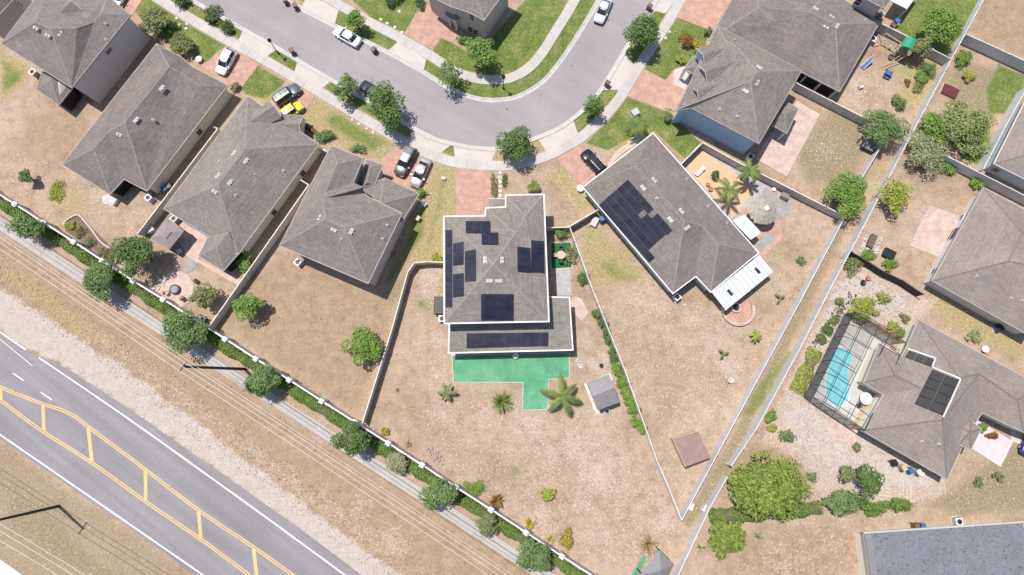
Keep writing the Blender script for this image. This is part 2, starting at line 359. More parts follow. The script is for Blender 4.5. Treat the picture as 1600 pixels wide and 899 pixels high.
    def flecks(scale, size, dens):
        v = N('ShaderNodeTexVoronoi'); v.inputs['Scale'].default_value = scale; L(co, v.inputs['Vector'])
        s = N('ShaderNodeSeparateColor'); L(v.outputs['Color'], s.inputs[0])
        return math_(nt, 'MULTIPLY', math_(nt, 'LESS_THAN', v.outputs['Distance'], math_(nt, 'MULTIPLY', s.outputs[1], size)), math_(nt, 'LESS_THAN', s.outputs[0], dens))
    near = math_(nt, 'MULTIPLY', math_(nt, 'ADD', mid, math_(nt, 'SUBTRACT', big, .5)), .10)
    near = math_(nt, 'MULTIPLY', near, math_(nt, 'SUBTRACT', 1.0, math_(nt, 'MULTIPLY', sb.outputs[0], 1.2), True))
    stones = math_(nt, 'MAXIMUM', flecks(4.2, .5, math_(nt, 'ADD', math_(nt, 'MULTIPLY', sa.outputs[1], .62), near)), flecks(6.5, .6, math_(nt, 'ADD', math_(nt, 'MULTIPLY', sa.outputs[1], .55), near)))
    c = mixc(nt, mask(sb.outputs[0], blend, 1.2, 3.0), c, ramp(nt, mid, [(.35, (.295, .205, .135)), (.65, (.385, .280, .195))]))
    c = mixc(nt, mask(sa.outputs[2], blend, 1.6, 2.6), c, ramp(nt, fin, [(.3, (.27, .215, .105)), (.7, (.42, .345, .19))]))
    c = mixc(nt, mask(sb.outputs[2], blend, 1.4, 2.6), c, ramp(nt, fin, [(.3, (.215, .175, .105)), (.7, (.325, .265, .175))]))
    c = mixc(nt, mask(sa.outputs[0], blend, 1.3, 3.6), c, ramp(nt, math_(nt, 'ADD', math_(nt, 'MULTIPLY', fin, .5), math_(nt, 'MULTIPLY', mid, .5)), [(.34, (.078, .118, .026)), (.5, (.130, .175, .045)), (.66, (.225, .245, .085))]))
    dry = noise(nt, co, .33, 5, .65); df = math_(nt, 'MULTIPLY', math_(nt, 'MULTIPLY', math_(nt, 'SUBTRACT', dry, .47), 5.0, True), math_(nt, 'MULTIPLY', sa.outputs[0], .62))
    c = mixc(nt, df, c, ramp(nt, fin, [(.3, (.215, .195, .085)), (.7, (.36, .315, .165))]))
    pale = mask(sa.outputs[1], math_(nt, 'ADD', math_(nt, 'MULTIPLY', fin, .75), math_(nt, 'MULTIPLY', mid, .25)), 2.2, 3.4)
    c = mixc(nt, math_(nt, 'MULTIPLY', pale, .5), c, ramp(nt, fin2, [(.3, (.37, .295, .235)), (.7, (.56, .475, .41))]))
    c = mixc(nt, mask(sb.outputs[1], blend, 1.7, 4.0), c, ramp(nt, mid, [(.3, (.40, .345, .31)), (.7, (.50, .44, .40))]))
    bare = math_(nt, 'SUBTRACT', 1.0, math_(nt, 'MAXIMUM', sa.outputs[0], sb.outputs[1]), True)
    c = mixc(nt, math_(nt, 'MULTIPLY', math_(nt, 'MULTIPLY', stones, bare), .62), c, (.60, .515, .455))
    dots = flecks(2.2, .45, math_(nt, 'MULTIPLY', math_(nt, 'ADD', math_(nt, 'MULTIPLY', sb.outputs[0], .8), .35), .28))
    c = mixc(nt, math_(nt, 'MULTIPLY', math_(nt, 'MULTIPLY', dots, bare), .42), c, (.16, .12, .08))
    c = mixc(nt, 1, c, ramp(nt, fin, [(.3, (.80, .79, .76)), (.7, (1.16, 1.15, 1.13))]), 'MULTIPLY')
    c = mixc(nt, 1, c, ramp(nt, fin2, [(.3, (.80, .80, .79)), (.7, (1.14, 1.14, 1.13))]), 'MULTIPLY')
    L(c, b.inputs['Base Color']); b.inputs['Roughness'].default_value = .97; b.inputs['Specular IOR Level'].default_value = .15
    bumpit(nt, math_(nt, 'ADD', fin2, fin), b, .6, .06)
    me.materials.append(m)
    o = part('ground', me); o['kind'] = 'structure'
GROUND_POLYS = [   # channel, strength, feather (m), outline surveyed from the photo
  (0, 1.0, .3, [(222,-8),(290,36),(352,72),(336,84),(325,100),(300,85),(268,72),(238,52),(208,14)]),
  (0, .95, .3, [(262,0),(308,0),(382,45),(376,62),(330,38)]), (0, .95, .3, [(190,-60),(235,-60),(310,0),(262,0)]),
  (0, .85, .4, [(403,103),(425,115),(446,127),(436,140),(412,155),(384,148),(376,137)]), (2, .8, .5, [(420,118),(448,128),(430,152),(414,166),(405,150)]),
  (0, 1.0, .3, [(417,86),(438,74),(466,92),(461,112)]), (0, .75, .4, [(503,137),(520,126),(645,195),(642,218)]),
  (2, .95, .6, [(494,153),(550,188),(615,224),(600,252),(560,236),(505,214),(473,182)]), (0, .62, 1.0, [(520,170),(552,188),(612,222),(585,240),(540,220),(500,190)]),
  (2, .8, .6, [(682,256),(712,264),(712,335),(694,338),(690,410),(668,408),(640,414),(655,330),(662,300)]), (0, .5, 1.2, [(684,262),(706,275),(694,330),(676,395),(655,400),(672,330)]),
  (0, .8, .3, [(686,236),(710,224),(713,246)]), (3, .6, .5, [(766,252),(778,230),(838,214),(856,236),(830,243),(800,252)]), (2, .6, .5, [(766,252),(778,230),(838,214),(856,236)]),
  (0, .95, .3, [(541,-8),(660,-8),(655,12),(632,52),(580,28)]), (2, .8, .6, [(545,-8),(600,-8),(610,20),(590,25)]),
  (0, .95, .3, [(420,-60),(500,-20),(478,4),(455,-5)]), (0, 1.0, .3, [(529,16),(524,38),(608,82),(622,66),(575,40)]),
  (0, 1.0, .3, [(676,79),(690,60),(706,67),(735,85),(765,62),(830,-10),(892,-10),(868,38),(850,66),(825,97),(800,114),(765,118),(732,112),(700,97)]),
  (2, .62, 1.0, [(790,70),(850,0),(885,0),(860,40),(830,80)]),
  (0, 1.0, .3, [(664,92),(660,114),(700,138),(728,150),(762,158),(800,155),(825,145),(852,126),(876,98),(898,64),(925,20),(940,-10),(910,-10),(888,32),(870,60),(850,92),(828,114),(800,129),(768,133),(735,129),(706,118)]),
  (2, .7, .5, [(905,0),(935,0),(920,28),(900,22)]),
  (0, .95, .3, [(976,84),(990,103),(1042,20),(1024,16)]), (0, .95, .3, [(895,190),(904,210),(962,150),(966,141),(938,140),(915,170)]), (2, .7, .4, [(895,190),(904,210),(930,185),(918,175)]),
  (0, 1.0, .3, [(1059,28),(1110,48),(1100,75),(1072,102),(1053,108),(1040,126),(1007,108),(1032,68)]), (0, .9, .3, [(1080,-60),(1100,-60),(1072,0),(1062,0)]),
  (0, .98, .4, [(981,152),(1048,178),(1100,228),(1070,248),(1022,205),(990,212),(950,235),(915,224),(950,190)]), (2, .7, .8, [(950,215),(1000,190),(1010,205),(960,245)]), (2, .85, .8, [(1050,228),(1090,226),(1070,252)]),
  (0, 1.0, .4, [(1428,-10),(1535,-10),(1512,50),(1484,92),(1440,70),(1400,45),(1415,15)]),
  (0, .85, .8, [(1560,100),(1604,118),(1596,150),(1570,180),(1545,178),(1540,140)]), (5, .8, .8, [(1490,90),(1600,120),(1600,150),(1540,190),(1480,160)]),
  (0, .9, .5, [(1490,225),(1545,190),(1550,230),(1535,262),(1500,245)]),
  (5, .7, 1.2, [(1235,240),(1300,165),(1370,195),(1340,285),(1260,290)]), (2, .5, 1.0, [(1235,240),(1300,165),(1370,195),(1340,285)]),
  (2, .8, 1.0, [(1380,72),(1480,95),(1455,150),(1400,175),(1410,130)]),
  (4, 1.0, 1.1, [(-60,415),(0,452),(50,483),(100,515),(150,547),(200,580),(250,617),(300,655),(350,694),(400,733),(450,770),(500,808),(550,845),(600,882),(660,925),(560,960),(470,830),(400,780),(350,741),(250,672),(200,637),(150,605),(112,580),(82,562),(40,544),(0,516),(-60,480)]),
  (3, .95, 1.0, [(-60,370),(0,372),(90,430),(300,560),(540,715),(800,885),(900,960),(690,960),(600,880),(500,806),(400,731),(300,653),(200,578),(100,513),(0,450),(-60,420)]),
  (5, .55, 1.8, [(60,430),(200,520),(330,615),(450,705),(430,720),(300,625),(180,540),(50,450)]),
  (2, .6, 1.5, [(0,400),(60,430),(200,540),(130,540),(40,470),(0,440)]),
  (5, .55, .8, [(-40,690),(0,690),(310,905),(250,960),(-60,960)]), (5, .85, 2.5, [(0,740),(60,770),(180,880),(260,940),(150,930),(0,830)]),
  (3, .9, .5, [(-20,330),(400,595),(860,905),(930,960),(860,960),(640,775),(300,560),(-20,370)]),
  (1, .9, .6, [(1300,452),(1340,412),(1430,455),(1465,470),(1440,500),(1420,530),(1335,485),(1318,495),(1255,620),(1345,675),(1480,752),(1475,775),(1400,790),(1290,792),(1255,720),(1190,690),(1230,600)]),
  (4, .85, .8, [(1300,452),(1345,425),(1420,470),(1405,495),(1320,490),(1250,620),(1215,640),(1262,560)]),
  (4, .7, .8, [(1250,625),(1345,675),(1478,750),(1430,770),(1330,760),(1240,690),(1215,650)]),
  (3, .75, 1.0, [(1190,690),(1250,710),(1265,760),(1220,790),(1150,740)]),
  (5, .75, 1.0, [(1490,760),(1600,680),(1610,800),(1500,810),(1440,790)]), (2, .7, 1.0, [(1440,470),(1460,450),(1600,530),(1600,570),(1500,520)]),
  (5, .8, .7, [(1315,338),(1330,345),(1140,735),(1105,800),(1075,830),(1066,812),(1140,690)]), (2, .5, .8, [(1325,345),(1375,300),(1410,225),(1395,225),(1330,330),(1180,620),(1130,730),(1150,720),(1220,560)]), (0, .55, .8, [(1180,600),(1230,545),(1245,545),(1195,640),(1160,660),(1150,650)]),
  (0, .62, 2.4, [(920,405),(960,400),(1000,430),(985,455),(940,440)]), (2, .8, 1.0, [(905,365),(930,350),(1000,420),(1010,440),(930,450),(910,400)]), (2, .85, .8, [(855,272),(880,258),(930,320),(900,335)]),
  (0, .6, 1.0, [(0,90),(40,110),(35,130),(0,150)]), (2, .9, 1.2, [(0,80),(45,100),(45,125),(0,165)]), (2, .6, 1.5, [(60,300),(130,280),(150,330),(100,350)]),
  (5, .7, 1.0, [(600,440),(640,420),(640,460),(610,480),(590,470)]), (0, .6, .8, [(645,330),(668,320),(665,370),(620,440),(590,450),(630,380)]),
  (1, .7, 1.0, [(650,415),(692,412),(692,480),(660,475)]), (1, .75, .8, [(860,420),(890,422),(893,460),(862,458)]),
]
GROUND_POLYS += [(1, .6, .25, [(862,262),(866,261),(902,325),(897,327)]), (1, .6, .25, [(878,255),(882,254),(918,316),(913,318)]), (1, .30, 1.5, [(640,640),(690,480),(705,600),(810,650),(900,640),(960,660),(1055,810),(1000,890),(880,855),(700,735)]), (1, .22, 1.5, [(930,460),(1050,465),(1130,500),(1200,520),(1075,790),(1010,650)]),
  (1, .5, 1.2, [(120,500),(200,545),(330,640),(440,720),(560,810),(640,880),(600,880),(500,806),(400,731),(300,650),(200,575)]), (1, .28, 1.2, [(0,230),(120,270),(200,320),(210,365),(130,340),(0,290)]), (5, .6, 1.2, [(230,520),(300,560),(360,610),(420,655),(405,665),(340,620),(270,570)]), (3, .85, 1.5, [(340,505),(395,430),(445,395),(575,450),(632,440),(562,655),(430,565)]), (3, .8, 1.0, [(1540,-20),(1620,-20),(1620,100),(1512,50)]), (3, .7, 1.5, [(1130,860),(1180,815),(1340,815),(1350,900),(1120,930)]), (3, .6, 2, [(100,180),(180,190),(100,260),(20,240),(30,160)]), (1, .35, 1.0, [(1330,120),(1400,100),(1390,150),(1330,180)]), (5, .45, 1.5, [(640,680),(760,690),(820,730),(800,790),(720,740)]), (1,.3,1.0,[(1210,800),(1350,810),(1350,899),(1150,899)])]
GROUND_SPOTS = [  # channel, pixel, radius m, strength
  (1,680,530,2.2,.6),(1,835,670,3.2,.55),(1,1000,470,3,.6),(1,1075,495,3.5,.55),(1,900,700,4.5,.62),(1,935,745,4.5,.68),(1,860,705,2.5,.6),(1,910,785,2.5,.7),(1,1040,820,2.2,.85),(1,850,812,3.5,.6),(1,1140,575,3.5,.6),(1,1110,530,3,.5),
  (1,760,640,3,.5),(1,690,650,3,.55),(1,975,720,3,.5),(1,1020,860,3,.5),(1,150,305,2,.6),(1,75,332,1.8,.6),(1,500,690,2,.4),(1,560,800,3,.5),(1,610,850,4,.55),(1,470,770,3,.55),(1,930,570,1.6,.9),(1,945,560,1.2,.8),(1,1290,235,3,.45),(1,1225,890,2,.6),(1,1235,780,2,.7),(1,1345,330,3,.5),
  (5,1060,490,3,.55),(5,870,650,3,.45),(5,800,620,3,.45),(5,700,690,3.5,.5),(5,820,720,2.5,.5),(0,805,735,1.6,.55),(0,802,760,1.1,.5),(0,740,705,1.5,.4),(0,540,625,1.2,.5),(0,500,618,1,.5),(5,480,610,2,.5),(5,120,140,4,.5),(5,240,360,3,.45),(2,360,400,3,.4),(0,660,475,1.6,.6),(0,670,470,1.2,.55),
  (0,87,300,1.6,.95,2.2),(3,100,190,6,.55),(3,1050,580,6,.5),(3,880,730,6,.45),(3,1000,660,5,.45),(3,520,500,8,.35),(3,470,440,6,.4),(3,1240,860,6,.5),(3,30,240,6,.5),(3,1320,110,5,.4),(2,1220,400,3,.5),(2,1480,500,3,.6),(0,1580,560,2,.5),(0,1590,470,1.5,.5),(3,1560,40,5,.4),
  (0,975,560,1.0,.3),(5,645,640,2.5,.5),(5,600,640,2,.45),(2,980,390,3,.6),
]
ground()
# ------------------------------------------------------------------ streets, kerbs, pavements
S_EDGE = [(230,-45),(305,0),(342,21),(400,54),(437,74),(475,97),(520,123),(560,146),(602,170),(645,197),(676,213),(712,223),(750,229),(790,228),(837,213),(875,196),(910,169),(930,147),(950,117),(980,67),(1003,30),(1022,0),(1050,-45)]
N_EDGE = [(370,-40),(437,0),(463,14),(520,43),(600,83),(660,116),(698,140),(725,152),(760,160),(797,158),(822,149),(850,131),(873,105),(892,78),(910,50),(925,25),(939,0),(962,-40)]
se = resample(curve(atl(S_EDGE), 6), .8); ne = resample(curve(atl(N_EDGE), 6), .8)
mb = MB(); mb.prism([(p.x, p.y) for p in se] + [(p.x, p.y) for p in ne[::-1]], -.1, .03); struct('street', mb, MAT['street'])
def loft(prof, path, side):
    mb = MB(); n = len(prof); vs = []; fs = []
    offs = [offset(path, side * d) for d, z in prof]
    for i in range(len(path)):
        for k in range(n): p = offs[k][i]; vs.append((p.x, p.y, prof[k][1]))
    for i in range(len(path) - 1):
        for k in range(n - 1): fs.append((i * n + k, i * n + k + 1, (i + 1) * n + k + 1, (i + 1) * n + k))
    if side > 0: fs = [f[::-1] for f in fs]
    return mb.add(vs, fs)
KP = [(-.02, -.05), (-.02, .04), (.38, .05), (.52, .13), (.68, .14), (.70, -.05)]
struct('kerb', loft(KP, se, -1), MAT['kerb']); struct('kerb', loft(KP, ne, 1), MAT['kerb'])
def pavement(name, centre, width, step, top, mat, gap=.025, z=0.0):
    C = resample(curve(atl(centre), 8), step); A = offset(C, width / 2); B = offset(C, -width / 2)
    root = None
    bed = MB(); bed.prism([(p.x, p.y) for p in A] + [(p.x, p.y) for p in B[::-1]], -.1, top - .02)
    root = struct(name, bed, MAT['grav'])
    for i in range(len(C) - 1):
        g = gap / step
        q = [A[i].lerp(A[i + 1], g), A[i].lerp(A[i + 1], 1 - g), B[i].lerp(B[i + 1], 1 - g), B[i].lerp(B[i + 1], g)]
        s = MB(); s.prism([(p.x, p.y) for p in q], -.05, top + random.uniform(-.004, .004)); s.build('slab', mat, root)
    return root
pavement('pavement', [(188,-38),(250,0),(310,37),(362,67),(412,93.5),(454,118),(498,143.5),(556,179),(608,209),(645,231),(684,246),(712,254.5),(766,259),(800,258.5),(832,251),(862,241),(890,226),(908,215),(943,184),(970,151),(998,104.5),(1028,59),(1050,24),(1063,0),(1090,-42)], 1.55, 1.5, .075, MAT['walk'])
pavement('pavement', [(452,-38),(530,8),(577,35),(625,60),(670,86),(706,109),(735,121),(766,125.5),(800,121.5),(828,105),(850,79),(869,48),(887,20),(898,0),(920,-38)], 1.55, 1.5, .075, MAT['walk'])
pavement('footpath', [(-40,324),(0,350),(180,467),(370,589),(562,712),(712,808),(800,866),(860,905),(920,944)], 1.55, 2.2, .05, MAT['pathc'])
def flat(name, pts, mat, top=.05, world=False):
    mb = MB(); mb.prism([(p.x, p.y) for p in (pts if world else atl(pts))], -.1, top); return struct(name, mb, mat)
for pts in ([(373,64),(381,44),(395,52),(438,74),(418,88),(400,82)], [(460,113),(466,93),(520,124),(503,139)], [(640,220),(647,198),(680,214),(709,224),(688,240),(650,236)],
            [(711,248),(708,223),(752,230),(778,230),(767,254),(735,256)], [(854,238),(838,213),(876,196),(896,189),(904,212),(880,230)], [(960,152),(966,141),(938,141),(952,117),(978,84),(991,103)],
            [(1040,22),(1024,18),(1005,30),(1024,0),(1045,-35),(1080,-35),(1052,4)], [(604,82),(621,66),(645,78),(666,93),(661,115),(630,99)], [(478,-2),(470,14),(522,42),(529,17),(505,2)], [(300,-30),(250,-45),(240,-30),(300,2)]):
    flat('driveway_apron', pts, MAT['conc'], .048)
for pts in ([(168,-30),(224,-2),(206,26),(190,10)], [(316,104),(345,78),(372,81),(405,101),(378,137),(360,138)], [(412,170),(428,152),(470,137),(493,151),(471,182),(482,207),(440,206)], [(596,250),(622,229),(640,239),(681,255),(656,302),(598,276)],
            [(713,262),(767,265),(767,318),(760,345),(713,345)], [(869,249),(912,223),(950,258),(909,292)], [(1007,109),(1040,126),(1052,111),(1064,118),(1076,140),(1050,178),(980,151)], [(1071,-5),(1058,28),(1112,49),(1145,-5)],
            [(667,8),(704,30),(716,60),(706,67),(688,59),(676,79),(630,54)]):
    flat('driveway', pts, MAT['paver'], .052)
# main road
flat('main_road', [(-60,481),(0,517),(40,545),(57,556),(82,563),(112,581),(150,606),(200,638),(250,673),(300,708),(350,742),(400,778),(475,831),(560,895),(620,940),(700,1000),(450,1000),(308,900),(0,685),(-60,643)], 
     asphalt('highway asphalt', (.238, .218, .224), -.62, .13), .03)
ASPH = M('patched asphalt', (.235, .225, .23), .1, .4, .9)
flat('road_patch', [(393,858),(376,880),(362,899),(345,925),(420,925),(402,880)], ASPH, .034)
MAT['lineW'] = paint('white road paint', (.68, .65, .63), (.25, .23, .23)); MAT['lineY'] = paint('yellow road paint', (.66, .44, .19), (.25, .22, .19))
def stripe(pts, w, mat, name='road_marking', z=.038, off=0.0):
    P = resample(atl(pts), 2.0) if len(pts) == 2 else resample(curve(atl(pts), 4), 2.0)
    a = offset(P, off + w / 2); b = offset(P, off - w / 2); mb = MB()
    mb.add([(p.x, p.y, z) for p in a] + [(p.x, p.y, z) for p in b], [(i, len(P) + i, len(P) + i + 1, i + 1) for i in range(len(P) - 1)])
    return struct(name, mb, mat)
W, Yl = MAT['lineW'], MAT['lineY']
stripe([(-60,478),(0,519),(41,547)], .2, W); stripe([(61,559),(145,616),(230,675),(315,736),(400,797),(541,900),(600,944)], .2, W)
stripe([(-60,638),(0,679),(159,789),(318,899),(380,942)], .2, W); stripe([(-30,505),(0,530),(51,572)], .09, W)
stripe([(20,583),(37.5,595)], .17, W); stripe([(64,613),(81,625)], .17, W); stripe([(-24,553),(-6,565)], .17, W)
for o_ in (.14, -.14):
    stripe([(-60,580),(0,605),(30,617),(67.5,631.5),(107,644.5),(128,659),(150,676),(228,734),(310,797),(398,856),(458,899),(520,943)], .15, Yl, off=o_)
    stripe([(-60,585),(0,625),(65,673),(143,722.5),(228,784),(313,842),(390,899),(450,942)], .15, Yl, off=o_)
for a, b in (((67.3,632),(69,673)), ((138,668),(144,722)), ((227.5,735),(228,783)), ((310.5,798),(314,842)), ((396.5,858),(402,906)), ((1,606),(2,625))):
    stripe([a, b], .47, Yl, z=.042)
rm = MB().box((0, 0, .05), (.16, .12, .03)).mesh('pavement_reflector', M('amber reflector', (.45, .22, .06), .2))
for i, (x, y) in enumerate([(24,612),(29,614),(24,650),(103,693),(180,698),(186,752),(266,762),(272,812),(349,824),(360,876)]):
    o = part('pavement_reflector', rm); o.location = at(x, y, 0); tag(o, ORDN[i] + ' tiny amber stud down the double yellow lines from the top', 'reflector', 'studs along the yellow lines')
flat('roadside_slab', [(-60,835),(0,874),(37,900),(70,925),(-60,990)], M('white slab', (.72, .70, .68), .06), .06)
# manhole and small iron covers
for x, y, r, lb in ((532,90.5,.42,'round manhole cover in the street beside the brown bin'), (893,103,.12,'small dark valve cover in the street bend near the inner kerb'), (792,171,.13,'small dark valve cover in the street below the curb lamp')):
    o = MB().lathe(tuple(at(x, y, .03)), [(r, 0), (r, .008), (r * .8, .012)], 16).build('manhole_cover', MAT['street'] if r > .3 else MAT['metalD']); tag(o, lb, 'manhole')
# ------------------------------------------------------------------ patios and yard slabs (setting)
flat('green_patio', [(707,556),(889,552),(889,590),(857,592.5),(855,639),(817,640.5),(818,597),(709,597)], MAT['turf'], .06)
flat('patio_edging', [(705.5,551),(890.5,551),(890.5,591.3),(858,593.8),(856,640.2),(816,641.6),(816.8,598.2),(707.8,598.2)], MAT['conc'], .045)
flat('artificial_turf', [(861,381),(891,379),(893,418),(862,420)], MAT['turfD'], .06); flat('turf_edging', [(859.5,379),(892.5,377),(895,420),(860,422.5)], MAT['paverL'], .045)
flat('gravel_path', [(866,421),(891,420),(893,462),(870,462)], MAT['grav'], .035); flat('paver_slab', [(892,471),(899,463),(908,467),(920,489),(909,502),(892,485)], MAT['paverL'], .05)
flat('patio', [(1245,158),(1281,179),(1229,276),(1181,249),(1186,235),(1200,215)], MAT['paverL'], .05)
flat('patio', [(1456,324),(1497,340),(1471,399),(1426,382)], MAT['paverL'], .055); flat('patio_edging', [(1452,321),(1500,338),(1473,404),(1421,384)], MAT['sand'], .04)
flat('courtyard_sand', [(1098,236),(1172,288),(1178,300),(1146,338),(1070,262)], MAT['peach'], .05)
flat('courtyard_border', [(1092,226),(1200,290),(1202,296),(1140,345),(1062,260)], MAT['grav'], .04); flat('patio', [(1200,290),(1250,318),(1218,350),(1224,372),(1190,402),(1180,396),(1142,346)], MAT['paver'], .03)
flat('patio', [(1196,293),(1248,319),(1216,347),(1200,343),(1186,330),(1178,318)], MAT['paverG'], .045); flat('patio', [(1197,362),(1214,372),(1188,396),(1178,385)], MAT['paverG'], .045)
def disc(name, c, r, mat, top, sx=1.0, a0=0, a1=360, inner=0):
    n = 40; p = at(*c); pts = [Vector((p.x + r * sx * math.cos(math.radians(a0 + (a1 - a0) * k / n)), p.y + r * math.sin(math.radians(a0 + (a1 - a0) * k / n)), 0)) for k in range(n if a1 - a0 == 360 else n + 1)]
    if inner: pts += [Vector((p.x + inner * math.cos(math.radians(a0 + (a1 - a0) * k / n)), p.y + inner * math.sin(math.radians(a0 + (a1 - a0) * k / n)), 0)) for k in range(n, -1, -1)]
    return flat(name, pts, mat, top, True)
disc('round_patio', (273,454), 2.75, MAT['paverL'], .05); disc('round_patio', (1152,484), 2.0, MAT['paver'], .05)
flat('patio', [(265,345),(272,338),(330,372),(310,405),(370,434),(380,438),(372,446),(340,428),(298,404),(290,398)], MAT['paverL'], .045); flat('stepping_path', [(295,402),(312,408),(300,425),(285,428)], MAT['paverG'], .04)
flat('patio_slab', [(160,307),(172,303),(186,312),(178,323),(161,318)], MAT['stone'], .06)
flat('garden_bed', [(100,350),(122,337),(132,345),(180,392),(188,398),(178,412),(103,362)], M('mulch', (.22, .145, .10), .3, 2, .95, .5, fine=10, fvar=.5), .04)
flat('front_walk', [(947,257),(955,248),(962,237),(985,221),(992,228),(972,240),(962,250),(953,264)], MAT['paverL'], .05)
flat('porch_slab', [(1053,110),(1070,104),(1078,124),(1070,140),(1052,132)], MAT['conc'], .056); flat('entry_patio', [(1524,655),(1583,690),(1563,730),(1520,702)], M('lilac concrete', (.56, .50, .50), .08), .05); flat('entry_walk', [(1578,668),(1612,680),(1612,700),(1580,690)], MAT['conc'], .045)
flat('pool_terrace', [(1285,655),(1345,672),(1335,700),(1300,690)], MAT['paverL'], .03)
flat('white_gravel', [(980,222),(1000,206),(1008,214),(988,230)], MAT['stone'], .04)
# ------------------------------------------------------------------ houses
def hit(surfs, px, py, kind=None):
    o = Vector((0, 0, HC)); d = ray(px, py); best = None
    for s in surfs:
        if kind and s['kind'] != kind: continue
        n = s['n']; dn = d.dot(n)
        if abs(dn) < 1e-6: continue
        t = (s['pts'][0] - o).dot(n) / dn
        if t <= 0 or (best and t > best[0]): continue
        p = o + d * t; u, v = s['u'], n.cross(s['u'])
        q = [((a - p).dot(u), (a - p).dot(v)) for a in s['pts']]; ins = False
        for i in range(len(q)):
            (ax, ay), (bx, by) = q[i], q[i - 1]
            if (ay > 0) != (by > 0) and 0 < (bx - ax) * (0 - ay) / (by - ay) + ax: ins = not ins
        if ins: best = (t, p, s)
    return (best[1], best[2]) if best else (None, None)
def plane_pt(s, px, py):
    o = Vector((0, 0, HC)); d = ray(px, py); t = (s['pts'][0] - o).dot(s['n']) / d.dot(s['n']); return o + d * t
def inset(loop, d):
    n = len(loop); out = []
    for i in range(n):
        a, b, c = loop[i - 1], loop[i], loop[(i + 1) % n]
        e1 = Vector((b.x - a.x, b.y - a.y)).normalized(); e2 = Vector((c.x - b.x, c.y - b.y)).normalized()
        n1 = Vector((-e1.y, e1.x)); n2 = Vector((-e2.y, e2.x)); k = n1 + n2
        k = k / max(.35, k.dot(n1)) if k.length > 1e-3 else n1
        out.append(Vector((b.x + k.x * d, b.y + k.y * d, b.z)))
    return out
def roof_level(root, V, F, ze, pitch=.50, roof='roof', fascia='fascia', fw=.05, wall='stuccoT', ov=.42, gut='eave', surfs=None, caps=True, z0=0.0, wallname='wall', capmat='cap', dark=()):
    P = {}; F = [(f.lstrip('!').split(), f.startswith('!')) for f in F]
    inner = {k for f, sk in F if not sk for k in f[2:]}
    eaves = {k for f, sk in F for k in f[:2] if not (sk and k in inner)}
    z = {k: (v[2] if len(v) > 2 else (ze if k in eaves else ze + 1.6)) for k, v in V.items()}
    for it in range(12):
        P = {k: at(v[0], v[1], z[k]) for k, v in V.items()}
        for k, v in V.items():
            if len(v) > 2 or k in eaves: continue
            zs = []
            for f, sk in F:
                if sk or k not in f[2:]: continue
                a, b = P[f[0]], P[f[1]]; e = Vector((b.x - a.x, b.y - a.y)).normalized(); p = P[k]
                zs.append(min(a.z, b.z) + pitch * abs(e.x * (p.y - a.y) - e.y * (p.x - a.x)))
            if zs: z[k] = sum(zs) / len(zs)
    mb = MB(); mb.uv = []; cnt = {}; fd = []
    for f, sk in F:
        pts = [P[k] for k in f]
        nrm = Vector((0, 0, 0))
        for i in range(len(pts)): nrm += pts[i - 1].cross(pts[i])
        if nrm.z < 0: f = f[:1] + f[:0:-1]; pts = [P[k] for k in f]; nrm = -nrm
        nrm.normalize(); e0, e1 = P[F[len(fd)][0][0]], P[F[len(fd)][0][1]]
        u = (e1 - e0); u = (u - nrm * u.dot(nrm)).normalized(); v = nrm.cross(u)
        tris = earclip(pts)
        for t in tris:
            tp = [pts[i] for i in t]
            if (tp[1] - tp[0]).cross(tp[2] - tp[0]).z < 0: tp = tp[::-1]
            mb.add(tp, [(0, 1, 2)]); mb.uv.append([((p - e0).dot(u), (p - e0).dot(v)) for p in tp])
        s = dict(kind='roof', pts=pts, n=nrm, u=u); fd.append((f, s)); surfs.append(s)
        for i in range(len(f)): cnt.setdefault(frozenset((f[i - 1], f[i])), []).append((len(fd) - 1, f[i - 1], f[i]))
    mb.build('roof', MAT[roof], root)
    nxt = {}
    for k, l in cnt.items():
        if len(l) == 1: nxt[l[0][1]] = l[0][2]
    start = next(iter(nxt)); loop = [start]
    while nxt.get(loop[-1]) not in (None, start) and len(loop) < 60: loop.append(nxt[loop[-1]])
    if len(loop) > 2:
        L3 = [P[k] for k in loop]; n = len(L3)
        # gutter / fascia
        fb = MB(); th = fw
        outl = inset(L3, -th); inn = inset(L3, .02)
        for i in range(n):
            j = (i + 1) % n; q = [outl[i], outl[j], inn[j], inn[i]]
            if gut == 'eave' and max(L3[i].z, L3[j].z) > ze + .25: continue
            fb.add([p + Vector((0, 0, -.20)) for p in q] + [p + Vector((0, 0, .025)) for p in q], [(3, 2, 1, 0), (4, 5, 6, 7), (0, 1, 5, 4), (2, 3, 7, 6)])
        fb.build('gutter', MAT[fascia], root)
        sb = MB(); sb.add([p + Vector((0, 0, -.17)) for p in L3], [list(range(n))[::-1]]); sb.build('soffit', MAT['soffit'], root)
        if wall:
            W3 = inset(L3, ov); wb = MB(); dkb = MB()
            for i in range(n):
                j = (i + 1) % n; a, b = W3[i], W3[j]
                (dkb if frozenset((loop[i], loop[j])) in [frozenset(q.split()) for q in dark] else wb).add([(a.x, a.y, z0), (b.x, b.y, z0), (b.x, b.y, b.z - .1), (a.x, a.y, a.z - .1)], [(0, 1, 2, 3)])
                u = Vector((b.x - a.x, b.y - a.y, 0)).normalized()
                surfs.append(dict(kind='wall', pts=[Vector((a.x, a.y, z0)), Vector((b.x, b.y, z0)), Vector((b.x, b.y, b.z)), Vector((a.x, a.y, a.z))], n=Vector((u.y, -u.x, 0)), u=u))
            wb.build(wallname, MAT[wall], root)
            if dkb.v: dkb.build('lanai_screen_or_shade', MAT['screenOrShade'], root)  # near-black sheets standing in for the shade inside open lanais
